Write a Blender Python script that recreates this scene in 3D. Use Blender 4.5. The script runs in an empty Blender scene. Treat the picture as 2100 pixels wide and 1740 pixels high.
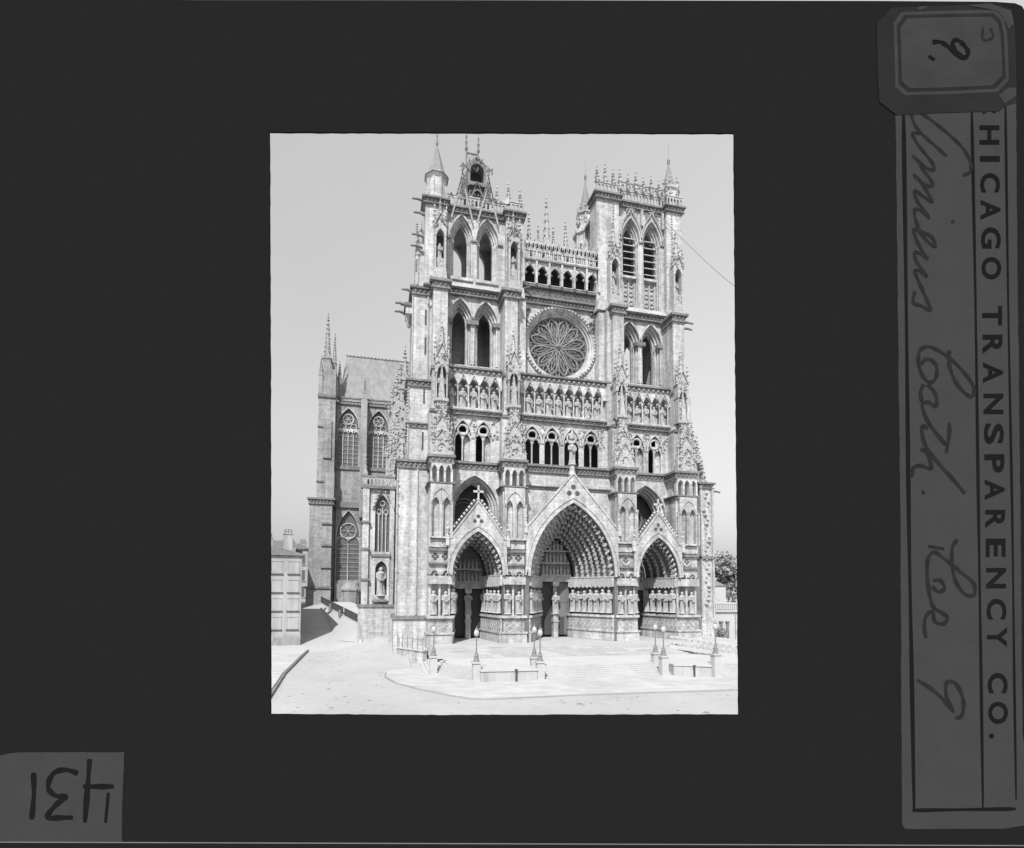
import bpy, math, random
from mathutils import Vector, Matrix, noise
random.seed(7)
S = bpy.context.scene
R = math.radians

# ------------------------------------------------------------------ camera
F, CX, CY = 1063.0, 1033.0, 1162.0            # focal length and principal point in pixels of a 2100 px wide frame
YAW, PITCH, ROLL = math.atan(253 / 1063.0), R(3.0), 0.0059
EYE = Vector((-24.6, -69.2, 6.2))
fwd = Vector((math.sin(YAW) * math.cos(PITCH), math.cos(YAW) * math.cos(PITCH), math.sin(PITCH)))
rgt0 = Vector((math.cos(YAW), -math.sin(YAW), 0))
upv0 = rgt0.cross(fwd)
rgt = rgt0 * math.cos(ROLL) + upv0 * math.sin(ROLL)
upv = upv0 * math.cos(ROLL) - rgt0 * math.sin(ROLL)
cd = bpy.data.cameras.new('camera')
cam = bpy.data.objects.new('camera', cd)
S.collection.objects.link(cam)
cam.matrix_world = Matrix(((rgt.x, upv.x, -fwd.x, EYE.x), (rgt.y, upv.y, -fwd.y, EYE.y), (rgt.z, upv.z, -fwd.z, EYE.z), (0, 0, 0, 1)))
cd.sensor_fit = 'HORIZONTAL'; cd.sensor_width = 36
cd.lens = 36 * F / 2100
cd.shift_x = (1050 - CX) / 2100
cd.shift_y = (CY - 870) / 2100
cd.clip_start = .1; cd.clip_end = 4000
S.camera = cam

# ------------------------------------------------------------------ light
SKY_K = 1.62
SUN_EL, SUN_AZ = 48.0, 206.0                   # azimuth clockwise from +Y: behind and left of the camera
w = bpy.data.worlds.new('World'); S.world = w; w.use_nodes = True
nt = w.node_tree; nt.nodes.clear()
sky = nt.nodes.new('ShaderNodeTexSky'); sky.sky_type = 'NISHITA'; sky.sun_disc = False
sky.sun_elevation = R(SUN_EL); sky.sun_rotation = R(SUN_AZ); sky.dust_density = 4.0; sky.air_density = 1.25
sep = nt.nodes.new('ShaderNodeSeparateColor'); comb = nt.nodes.new('ShaderNodeCombineColor')
bg = nt.nodes.new('ShaderNodeBackground'); bg.inputs['Strength'].default_value = .15
wo = nt.nodes.new('ShaderNodeOutputWorld')
nt.links.new(sky.outputs[0], sep.inputs[0])     # a blue-sensitive plate: the grey sky is the sky's blue light
geo = nt.nodes.new('ShaderNodeTexCoord'); dot = nt.nodes.new('ShaderNodeVectorMath'); dot.operation = 'DOT_PRODUCT'
dot.inputs[1].default_value = (.95, -.30, 0)    # thin high haze, brighter towards the south (right) side of the sky
nt.links.new(geo.outputs['Generated'], dot.inputs[0])
cl_ = nt.nodes.new('ShaderNodeTexNoise'); cl_.inputs['Scale'].default_value = 2.2; cl_.inputs['Detail'].default_value = 3
nt.links.new(geo.outputs['Generated'], cl_.inputs['Vector'])
m1 = nt.nodes.new('ShaderNodeMath'); m1.operation = 'MULTIPLY_ADD'; m1.inputs[1].default_value = .42; m1.inputs[2].default_value = .86
nt.links.new(dot.outputs['Value'], m1.inputs[0])
m2 = nt.nodes.new('ShaderNodeMath'); m2.operation = 'MULTIPLY_ADD'; m2.inputs[1].default_value = .22
nt.links.new(cl_.outputs[0], m2.inputs[0]); nt.links.new(m1.outputs[0], m2.inputs[2])
m3 = nt.nodes.new('ShaderNodeMath'); m3.operation = 'MULTIPLY'
nt.links.new(m2.outputs[0], m3.inputs[0]); nt.links.new(sep.outputs[2], m3.inputs[1])
pw = nt.nodes.new('ShaderNodeMath'); pw.operation = 'POWER'; pw.inputs[1].default_value = .5     # the pale, even sky of hazy summer air
ps = nt.nodes.new('ShaderNodeMath'); ps.operation = 'MULTIPLY'; ps.inputs[1].default_value = SKY_K
nt.links.new(m3.outputs[0], pw.inputs[0]); nt.links.new(pw.outputs[0], ps.inputs[0])
for i in range(3): nt.links.new(ps.outputs[0], comb.inputs[i])
nt.links.new(comb.outputs[0], bg.inputs['Color']); nt.links.new(bg.outputs[0], wo.inputs[0])
sd = bpy.data.lights.new('sun', 'SUN'); sd.energy = 3.7; sd.angle = R(.5); sd.color = (1, 1, 1)
so = bpy.data.objects.new('sun', sd); S.collection.objects.link(so)
ce = math.cos(R(SUN_EL))
to_sun = Vector((math.sin(R(SUN_AZ)) * ce, math.cos(R(SUN_AZ)) * ce, math.sin(R(SUN_EL))))
so.rotation_euler = to_sun.to_track_quat('Z', 'Y').to_euler(); so.location = (-60, -90, 90)
S.view_settings.view_transform = 'Standard'; S.view_settings.look = 'None'
S.view_settings.exposure = 0.66; S.view_settings.gamma = 1
S.render.engine = 'CYCLES'

# ------------------------------------------------------------------ materials (all neutral greys: the place was photographed in monochrome)
def mat(name, base, rough=.9, var=.15, scale=1.5, bricks=None, bump=.0, streak=0, big=.12, spec=.3, ground=False, grime=0, fine=0):
    m = bpy.data.materials.new(name); m.use_nodes = True
    t = m.node_tree; N = t.nodes; L = t.links
    b = N['Principled BSDF']; b.inputs['Roughness'].default_value = rough
    b.inputs['Specular IOR Level'].default_value = spec
    tc = N.new('ShaderNodeTexCoord')
    n1 = N.new('ShaderNodeTexNoise'); n1.inputs['Scale'].default_value = scale; n1.inputs['Detail'].default_value = 6
    n2 = N.new('ShaderNodeTexNoise'); n2.inputs['Scale'].default_value = scale * .13; n2.inputs['Detail'].default_value = 4
    L.new(tc.outputs['Object'], n1.inputs['Vector']); L.new(tc.outputs['Object'], n2.inputs['Vector'])
    def M(op, a, c):
        n = N.new('ShaderNodeMath'); n.operation = op
        for k, v in enumerate((a, c)):
            if isinstance(v, (int, float)): n.inputs[k].default_value = v
            else: L.new(v, n.inputs[k])
        return n.outputs[0]
    v = M('ADD', M('MULTIPLY', M('SUBTRACT', n1.outputs[0], .5), var * 2), 1)
    v = M('MULTIPLY', v, M('ADD', M('MULTIPLY', M('SUBTRACT', n2.outputs[0], .5), big * 4), 1))
    if streak:
        mp = N.new('ShaderNodeMapping'); mp.inputs['Scale'].default_value = (1.3, 1.3, .09)
        L.new(tc.outputs['Object'], mp.inputs[0])
        n3 = N.new('ShaderNodeTexNoise'); n3.inputs['Scale'].default_value = 1; n3.inputs['Detail'].default_value = 5
        L.new(mp.outputs[0], n3.inputs['Vector'])
        v = M('MULTIPLY', v, M('ADD', M('MULTIPLY', M('SUBTRACT', n3.outputs[0], .5), streak * 3), 1))
    h = n1.outputs[0]
    if grime:                                          # patches and runs of soot and lichen
        mp2 = N.new('ShaderNodeMapping'); mp2.inputs['Scale'].default_value = (.55, .55, .30)
        L.new(tc.outputs['Object'], mp2.inputs[0])
        n4 = N.new('ShaderNodeTexNoise'); n4.inputs['Scale'].default_value = 1; n4.inputs['Detail'].default_value = 8; n4.inputs['Roughness'].default_value = .68
        L.new(mp2.outputs[0], n4.inputs['Vector'])
        rr = N.new('ShaderNodeValToRGB'); rr.color_ramp.elements[0].position = .50; rr.color_ramp.elements[1].position = .66
        rr.color_ramp.elements[0].color = (1, 1, 1, 1); rr.color_ramp.elements[1].color = (1 - grime,) * 3 + (1,)
        L.new(n4.outputs[0], rr.inputs[0]); v = M('MULTIPLY', v, rr.outputs[0])
    if fine:                                           # pitting and specks
        n5 = N.new('ShaderNodeTexNoise'); n5.inputs['Scale'].default_value = fine; n5.inputs['Detail'].default_value = 2
        L.new(tc.outputs['Object'], n5.inputs['Vector'])
        r5 = N.new('ShaderNodeValToRGB'); r5.color_ramp.elements[0].position = .36; r5.color_ramp.elements[1].position = .50
        r5.color_ramp.elements[0].color = (.80, .80, .80, 1); r5.color_ramp.elements[1].color = (1, 1, 1, 1)
        L.new(n5.outputs[0], r5.inputs[0]); v = M('MULTIPLY', v, r5.outputs[0])
    if bricks:
        sp = N.new('ShaderNodeSeparateXYZ'); L.new(tc.outputs['Object'], sp.inputs[0])
        cb = N.new('ShaderNodeCombineXYZ')
        L.new(M('ADD', sp.outputs[0], M('MULTIPLY', sp.outputs[1], 1.0)), cb.inputs[0]); L.new(sp.outputs[1 if ground else 2], cb.inputs[1])
        bt = N.new('ShaderNodeTexBrick'); L.new(cb.outputs[0], bt.inputs['Vector'])
        bt.inputs['Scale'].default_value = 1; bt.inputs['Brick Width'].default_value = bricks[0]; bt.inputs['Row Height'].default_value = bricks[1]
        bt.inputs['Mortar Size'].default_value = .02; bt.inputs['Mortar Smooth'].default_value = .5
        bt.inputs['Color1'].default_value = (1.07, 1.07, 1.07, 1); bt.inputs['Color2'].default_value = (1 - bricks[2],) * 3 + (1,)
        bt.inputs['Mortar'].default_value = (1 - bricks[2] * 2.2,) * 3 + (1,)
        v = M('MULTIPLY', v, bt.outputs['Color'])
    v = M('MULTIPLY', v, base)
    cc = N.new('ShaderNodeCombineColor')
    for k in range(3): L.new(v, cc.inputs[k])
    L.new(cc.outputs[0], b.inputs['Base Color'])
    if bump:
        bp = N.new('ShaderNodeBump'); bp.inputs['Strength'].default_value = bump; bp.inputs['Distance'].default_value = .05
        L.new(h, bp.inputs['Height']); L.new(bp.outputs[0], b.inputs['Normal'])
    return m
STONE = mat('limestone', .415, var=.15, scale=1.2, bricks=(1.0, .42, .13), bump=.6, streak=.46, big=.18, grime=.22, fine=2.4)
WEATH = mat('weathered_limestone', .17, var=.5, scale=2.2, bump=.9, streak=.3, big=.2, fine=4)
CARVE = mat('carved_limestone', .35, var=.45, scale=2.6, bump=1.0, big=.14, grime=.2, fine=4)
SHADED = mat('shaded_portal_stone', .13, var=.4, scale=2.5, bump=.9, big=.2)  # portal recess shade put into the colour: near-black copy of the limestone
GREY = mat('transept_limestone', .275, var=.15, scale=1.2, bricks=(1.2, .45, .15), bump=.6, streak=.35, big=.18, grime=.2, fine=2.5)
LEAD = mat('roof_lead', .19, rough=.6, var=.12, scale=.8, streak=.25, big=.08, bricks=(.9, 2.4, .08))
GLASS = mat('leaded_glass', .10, rough=.35, var=.6, scale=3.5, spec=.5)
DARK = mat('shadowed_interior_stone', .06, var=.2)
WOOD = mat('oak_doors', .05, rough=.7, var=.2, scale=2, streak=.2)
WOOD_LIT = mat('sunlit_door_oak', .13, rough=.8, var=.2, scale=2, streak=.25)  # paler oak: sun on the centre portal's right leaf put into the colour
IRON = mat('cast_iron', .17, rough=.6, var=.2, spec=.5)
OPAL = mat('lamp_globe', .42, rough=.25, var=.03, spec=.5)
PAVE = mat('parvis_paving', .40, var=.12, scale=1.5, bricks=(1.4, .7, .11), bump=.4, big=.08, ground=True, grime=.05)
STEP = mat('step_stone', .42, var=.12, scale=2, bump=.4, big=.08, grime=.05)
SAND = mat('beaten_gravel', .345, var=.09, scale=1.3, bump=.6, big=.09, ground=True, grime=.06)
PLAS = mat('plaster', .30, var=.2, scale=.9, streak=.3, big=.12, grime=.10)
RUIN = mat('stained_rubble_base', .15, var=.5, scale=1.2, bump=.6, big=.2)
TILE = mat('slate_roof', .14, var=.2, scale=2, bricks=(.4, .25, .2))
LEAF = mat('foliage', .30, var=.4, scale=1.0, rough=.8)
BARK = mat('bark', .10, var=.3, scale=4)
KERB = mat('kerb_stone', .27, var=.2, scale=2, bump=.4)
BASE = mat('stained_house_base', .27, var=.5, scale=.8, bump=.6, big=.2, grime=.6)
WEATH2 = mat('worn_tracery_stone', .20, var=.4, scale=2.2, bump=.6)
NEAR_BLACK = mat('near_black_grey', .07, var=.2)  # near-black: shade of niches, foils and passages put into the colour; also pipes

def fit(p):
    d = 0; q = p
    while q.parent is not None: q = q.parent; d += 1
    return p if d < 2 else p.parent                # thing > part > sub-part, no further
# ------------------------------------------------------------------ mesh builder
class MB:
    def __init__(s): s.v = []; s.f = []
    def add(s, vs, fs):
        o = len(s.v); s.v += [tuple(p) for p in vs]; s.f += [tuple(i + o for i in f) for f in fs]
    def hexa(s, xa, xb, y0, y1, ba, bb, ta, tb):
        s.add([(xa, y0, ba), (xb, y0, bb), (xb, y1, bb), (xa, y1, ba), (xa, y0, ta), (xb, y0, tb), (xb, y1, tb), (xa, y1, ta)],
              [(0, 3, 2, 1), (4, 5, 6, 7), (0, 1, 5, 4), (1, 2, 6, 5), (2, 3, 7, 6), (3, 0, 4, 7)])
    def box(s, x0, x1, y0, y1, z0, z1): s.hexa(x0, x1, y0, y1, z0, z0, z1, z1)
    def rings(s, rs, cap=True):
        n = len(rs[0]); vs = [p for r in rs for p in r]; fs = []
        for k in range(len(rs) - 1):
            for i in range(n):
                j = (i + 1) % n
                fs.append((k * n + i, k * n + j, (k + 1) * n + j, (k + 1) * n + i))
        if cap: fs += [tuple(range(n - 1, -1, -1)), tuple(range((len(rs) - 1) * n, len(rs) * n))]
        s.add(vs, fs)
    def lathe(s, cx, cy, prof, n=8, sy=1, ph=None):
        ph = math.pi / n if ph is None else ph
        s.rings([[(cx + r * math.cos(2 * math.pi * i / n + ph), cy + sy * r * math.sin(2 * math.pi * i / n + ph), z) for i in range(n)] for r, z in prof])
    def prism(s, poly, z0, z1):
        n = len(poly)
        s.add([(x, y, z0) for x, y in poly] + [(x, y, z1) for x, y in poly],
              [tuple(range(n - 1, -1, -1)), tuple(range(n, 2 * n))] + [(i, (i + 1) % n, n + (i + 1) % n, n + i) for i in range(n)])
    def prismY(s, poly, y0, y1):
        n = len(poly)
        s.add([(x, y0, z) for x, z in poly] + [(x, y1, z) for x, z in poly],
              [tuple(range(n)), tuple(range(2 * n - 1, n - 1, -1))] + [((i + 1) % n, i, n + i, n + (i + 1) % n) for i in range(n)])
    def tube(s, pts, r, n=5, closed=False):
        pts = [Vector(p) for p in pts]
        if closed: pts = pts + [pts[0]]
        rs = []
        for i, p in enumerate(pts):
            a = pts[max(i - 1, 0)]; b = pts[min(i + 1, len(pts) - 1)]
            d = (b - a).normalized(); u = d.cross(Vector((0, 1, 0)))
            if u.length < .05: u = d.cross(Vector((1, 0, 0)))
            u.normalize(); v = d.cross(u); rr = r[i] if isinstance(r, (list, tuple)) else r
            rs.append([p + u * rr * math.cos(6.2832 * k / n) + v * rr * math.sin(6.2832 * k / n) for k in range(n)])
        s.rings(rs)
    def bump(s, x, y, z, r, rz=None, rx=None):
        rz = rz or r; rx = rx or r
        s.add([(x - rx, y, z), (x + rx, y, z), (x, y - r, z), (x, y + r, z), (x, y, z - rz), (x, y, z + rz)],
              [(0, 2, 5), (2, 1, 5), (1, 3, 5), (3, 0, 5), (2, 0, 4), (1, 2, 4), (3, 1, 4), (0, 3, 4)])
    def spire(s, cx, cy, z0, r, h, n=8, crock=0, fin=True, cr=.16):
        s.lathe(cx, cy, [(r, z0), (r * .04 + .02, z0 + h)], n)
        for k in range(crock):
            t = (k + .5) / crock; rr = r * (1 - t) + cr * .5
            for i in range(4):
                a = math.pi / 4 + i * math.pi / 2
                s.bump(cx + rr * math.cos(a), cy + rr * math.sin(a), z0 + h * t, cr)
        if fin:
            s.lathe(cx, cy, [(.05, z0 + h - .1), (.2, z0 + h + .1), (.2, z0 + h + .2), (.05, z0 + h + .35), (.05, z0 + h + .6), (.14, z0 + h + .75), (.02, z0 + h + 1.1)], 6)
    def pinnacle(s, cx, cy, z0, wd, h, hs, crock=4):
        a = wd / 2
        s.box(cx - a, cx + a, cy - a, cy + a, z0, z0 + h)
        s.box(cx - a * 1.2, cx + a * 1.2, cy - a * 1.2, cy + a * 1.2, z0 + h, z0 + h + .15)
        s.prismY([(cx - a * 1.15, z0 + h + .15), (cx + a * 1.15, z0 + h + .15), (cx, z0 + h + .15 + wd * 1.1)], cy - a * 1.1, cy + a * 1.1)
        s.spire(cx, cy, z0 + h + .15, a * .95, hs, 8, crock, True, .09 + wd * .07)
    def gable(s, cx, z0, hw, za, y0, y1, t=.4, crock=0, fill=True):
        if fill: s.prismY([(cx - hw + t * .4, z0), (cx + hw - t * .4, z0), (cx, za - t * .8)], y0 + .12, y1)
        for sg in (-1, 1):
            dx, dz = -hw * sg, za - z0; l = math.hypot(dx, dz); nx, nz = dz / l * sg, abs(dx) / l
            s.prismY([(cx + sg * hw, z0), (cx, za), (cx, za + t), (cx + sg * hw + nx * t, z0)][::sg], y0 - .08, y1 + .1) 
            for k in range(crock):
                q = (k + .6) / crock
                s.bump(cx + sg * hw * (1 - q) + nx * t * 1.15, (y0 + y1) / 2 - .1, z0 + (za - z0) * q + nz * t * 1.15, .24)
    def clusters(s):
        """split the builder into groups of touching pieces"""
        n = len(s.v); p = list(range(n))
        def find(a):
            while p[a] != a: p[a] = p[p[a]]; a = p[a]
            return a
        for f in s.f:
            for i in f[1:]: p[find(i)] = find(f[0])
        comp = {}
        for i in range(n): comp.setdefault(find(i), []).append(i)
        C = []
        for ids in comp.values():
            P = [s.v[i] for i in ids]; C.append([set(ids), [min(q[k] for q in P) - .12 for k in range(3)], [max(q[k] for q in P) + .12 for k in range(3)]])
        done = False
        while not done:
            done = True; out = []
            for c in C:
                for o in out:
                    if all(c[1][k] <= o[2][k] and o[1][k] <= c[2][k] for k in range(3)):
                        o[0] |= c[0]; o[1] = [min(o[1][k], c[1][k]) for k in range(3)]; o[2] = [max(o[2][k], c[2][k]) for k in range(3)]; done = False; break
                else: out.append(c)
            C = out
        res = []
        for ids, *_ in C:
            m = MB(); mp = {i: k for k, i in enumerate(sorted(ids))}; m.v = [s.v[i] for i in sorted(ids)]; m.f = [tuple(mp[i] for i in f) for f in s.f if f[0] in ids]; res.append(m)
        return res
    SPLIT = ('cornice', 'string_course', 'transept', 'set_off', 'spandrel_carving', 'arch_hood', 'blind_tracery', 'quatrefoil', 'window_tracery', 'slit_window', 'nave', 'portal_wall', 'west_window_wall', 'crocket_strip', 'gallery_passage', 'blocked_light', 'roundel', 'belfry_backing', 'gargoyle', 'corner_shaft', 'parapet')
    def obj(s, name, m, parent=None, smooth=False, loc=None):
        if name in s.SPLIT and parent is not None:
            cl = s.clusters()
            if len(cl) > 1:
                cl.sort(key=lambda c: -len(c.v)); first = None
                for c in cl:
                    o = c.obj_one(name, m, parent, smooth, loc); first = first or o
                return first
        return s.obj_one(name, m, parent, smooth, loc)
    def obj_one(s, name, m, parent=None, smooth=False, loc=None):
        me = bpy.data.meshes.new(name); me.from_pydata(s.v, [], s.f); me.materials.append(m)
        import bmesh
        b = bmesh.new(); b.from_mesh(me); bmesh.ops.recalc_face_normals(b, faces=b.faces); b.to_mesh(me); b.free()
        if smooth:
            for p in me.polygons: p.use_smooth = True
        o = bpy.data.objects.new(name, me); S.collection.objects.link(o)
        if parent is not None: o.parent = fit(parent)
        if loc: o.location = loc
        return o

def tag(o, label=None, cat=None, group=None, kind=None):
    if label: o['label'] = label
    if cat: o['category'] = cat
    if group: o['group'] = group
    if kind: o['kind'] = kind
    return o
def thing(name, label, cat, loc=(0, 0, 0), rz=0, group=None):
    o = bpy.data.objects.new(name, None); S.collection.objects.link(o)
    o.location = loc; o.rotation_euler = (0, 0, rz); o.empty_display_size = .5
    return tag(o, label, cat, group)

def arch_h(x, w, h):
    if h >= w:
        r = (h * h + w * w) / (2 * w); q = abs(x) + r - w
    else:
        r = (h * h + w * w) / (2 * h); return max(0, math.sqrt(max(0, r * r - x * x)) - (r - h))
    return math.sqrt(max(0, r * r - q * q))
def inner(w, h, d):
    r = (h * h + w * w) / (2 * w); return w - d, math.sqrt(max(.01, (r - d) ** 2 - (r - w) ** 2))
def arch_wall(mb, x0, x1, z0, z1, y0, y1, ops, ztop=None, n=16):
    """a wall with pointed openings; ops: (cx, half width, sill, spring, rise)"""
    top = ztop or (lambda x: z1)
    ops = sorted(ops); x = x0
    def solid(a, b):
        if b - a < .005: return
        k = max(1, int((b - a) / 1.0)) if ztop else 1
        for i in range(k):
            p, q = a + (b - a) * i / k, a + (b - a) * (i + 1) / k
            mb.hexa(p, q, y0, y1, z0, z0, top(p), top(q))
    for cx, hw, zs, zp, rise in ops:
        solid(x, cx - hw)
        if zs > z0 + .01: mb.box(cx - hw, cx + hw, y0, y1, z0, zs)
        bx = [cx - hw * math.cos(math.pi * i / n) for i in range(n + 1)]
        for a, b in zip(bx, bx[1:]):
            za, zb = zp + arch_h(a - cx, hw, rise), zp + arch_h(b - cx, hw, rise)
            if top(a) > za + .02 or top(b) > zb + .02: mb.hexa(a, b, y0, y1, za, zb, max(top(a), za + .01), max(top(b), zb + .01))
        x = cx + hw
    solid(x, x1)
def stepped(mb, x0, x1, z0, z1, y0, ops, steps, ztop=None):
    y = y0; d = 0
    for dw, dep in steps:
        d += dw; o2 = []
        for cx, hw, zs, zp, rise in ops:
            w2, h2 = inner(hw, rise, d); o2.append((cx, w2, zs + d * .3, zp, h2))
        arch_wall(mb, x0, x1, z0, z1, y, y + dep, o2, ztop); y += dep
    return y
def arch_ring(mb, cx, zp, w, h, t, y0, y1, n=20, z0=None):
    r = (h * h + w * w) / (2 * w); c = r - w; h2 = math.sqrt((r + t) ** 2 - c * c)
    a0 = 0; a1 = math.atan2(h, c); b1 = math.atan2(h2, c)
    for sg in (-1, 1):
        I = [(cx + sg * (r * math.cos(a1 * k / n) - c), zp + r * math.sin(a1 * k / n)) for k in range(n + 1)]
        O = [(cx + sg * ((r + t) * math.cos(b1 * k / n) - c), zp + (r + t) * math.sin(b1 * k / n)) for k in range(n + 1)]
        if z0 is not None: I.insert(0, (cx + sg * w, z0)); O.insert(0, (cx + sg * (w + t), z0))
        for k in range(len(I) - 1):
            mb.prismY([I[k], O[k], O[k + 1], I[k + 1]], y0, y1)
def arc_pts(cx, zp, w, h, n):
    r = (h * h + w * w) / (2 * w); c = r - w; a1 = math.atan2(h, c); out = []
    for sg in (-1, 1):
        for k in range(n):
            a = a1 * (k + .5) / n; out.append((cx + sg * (r * math.cos(a) - c), zp + r * math.sin(a), sg))
    return out
def cornice(mb, x0, x1, yf, z0, z1, p=.45, yb=None, dent=.62, side=True):
    """moulded cornice along X with a carved band of little blocks under the drip"""
    yb = yf + .6 if yb is None else yb; e = p if side else 0; hh = z1 - z0
    mb.box(x0 - e, x1 + e, yf - p, yb, z1 - hh * .28, z1)
    mb.box(x0 - e * .35, x1 + e * .35, yf - p * .35, yb - .004, z0 + hh * .12, z1 - hh * .28)
    mb.box(x0 - e * .6, x1 + e * .6, yf - p * .6, yb - .008, z0, z0 + hh * .14)
    n = max(1, int((x1 - x0) / dent))
    for i in range(n):
        x = x0 + (i + .5) * (x1 - x0) / n
        mb.bump(x, yf - p * .5, z0 + hh * .42, .17, hh * .3, dent * .36)
def encrust(mb, x0, x1, z0, z1, y, n, r0, r1):
    for i in range(n):
        r = random.uniform(r0, r1); mb.bump(random.uniform(x0, x1), y + random.uniform(-.06, .06), random.uniform(z0, z1), r, r * random.uniform(.7, 1.6), r * random.uniform(.7, 1.3))
def gargoyle(mb, x, y, z, dx, dy, l=1.3):
    mb.tube([(x, y, z), (x + dx * l * .5, y + dy * l * .5, z + .12), (x + dx * l, y + dy * l, z + .02)], [.24, .17, .13], 5)
def lattice(mb, x0, x1, z0, z1, y, cell=.9, t=.05, d=.06):
    n = max(1, round((x1 - x0) / cell)); m = max(1, round((z1 - z0) / cell))
    for i in range(n):
        for j in range(m):
            a, b = x0 + (x1 - x0) * i / n, x0 + (x1 - x0) * (i + 1) / n
            c, e = z0 + (z1 - z0) * j / m, z0 + (z1 - z0) * (j + 1) / m
            mx, mz = (a + b) / 2, (c + e) / 2; rx, rz = (b - a) / 2, (e - c) / 2
            P = [(mx - rx, mz), (mx, mz - rz), (mx + rx, mz), (mx, mz + rz)]
            for k in range(4):
                p, q = Vector(P[k]), Vector(P[(k + 1) % 4]); nn = Vector((q.y - p.y, p.x - q.x)).normalized() * t
                mb.prismY([tuple(p - nn), tuple(q - nn), tuple(q + nn), tuple(p + nn)], y - d, y + .01)
            mb.bump(mx, y - .02, mz, .09, min(rx, rz) * .5, min(rx, rz) * .5)

# ------------------------------------------------------------------ statues
def statue_mesh(kind):
    mb = MB(); rnd = random.Random(kind); n = 12; rs = []
    prof = [(.0, .17), (.06, .175), (.2, .15), (.4, .145), (.55, .16), (.68, .17), (.78, .185), (.82, .15), (.845, .06), (.87, .062), (.9, .085), (.94, .088), (.975, .07), (1.0, .03)]
    lean = rnd.uniform(-.03, .03)
    for z, r in prof:
        ring = []
        for i in range(n):
            a = 2 * math.pi * i / n; rr = r * (1 + (.13 * math.sin(a * 5 + kind) if z < .75 else 0))
            ring.append((rr * math.cos(a) + lean * math.sin(z * 3), rr * .72 * math.sin(a), z))
        rs.append(ring)
    mb.rings(rs)
    for sg in (-1, 1):
        bend = rnd.uniform(.45, .62)
        mb.tube([(sg * .16, 0, .78), (sg * .18, -.03, .62), (sg * .07, -.15, bend + .02)], [.055, .05, .035], 6)
    mb.box(-.06, .06, -.2, -.13, .5, .6)
    mb.bump(.0, -.085, .925, .02)
    mb.lathe(0, 0, [(.2, -.06), (.17, 0)], 8)
    me = mb.obj('statue', CARVE); m = me.data; bpy.data.objects.remove(me); return m
STAT = [statue_mesh(k) for k in range(9)]
scount = [0]; SR = random.Random(21)
def statue(parent, x, y, z, h, rz=0):
    o = bpy.data.objects.new('statue', STAT[(scount[0] * 4 + scount[0] // 9) % 9]); scount[0] += 1
    S.collection.objects.link(o); o.parent = fit(parent); o.location = (x, y, z); q = SR.uniform(.78, .92); o.scale = (h * q, h * q, h * SR.uniform(.93, 1.03)); o.rotation_euler = (0, 0, rz + SR.uniform(-.35, .35))
    return o

# ================================================================== THE CATHEDRAL
cath = thing('cathedral', 'pale gothic cathedral with two unequal towers, rose window and three deep portals', 'cathedral')
AX = {-1: -12.75, 1: 12.6}                       # tower axes

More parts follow.
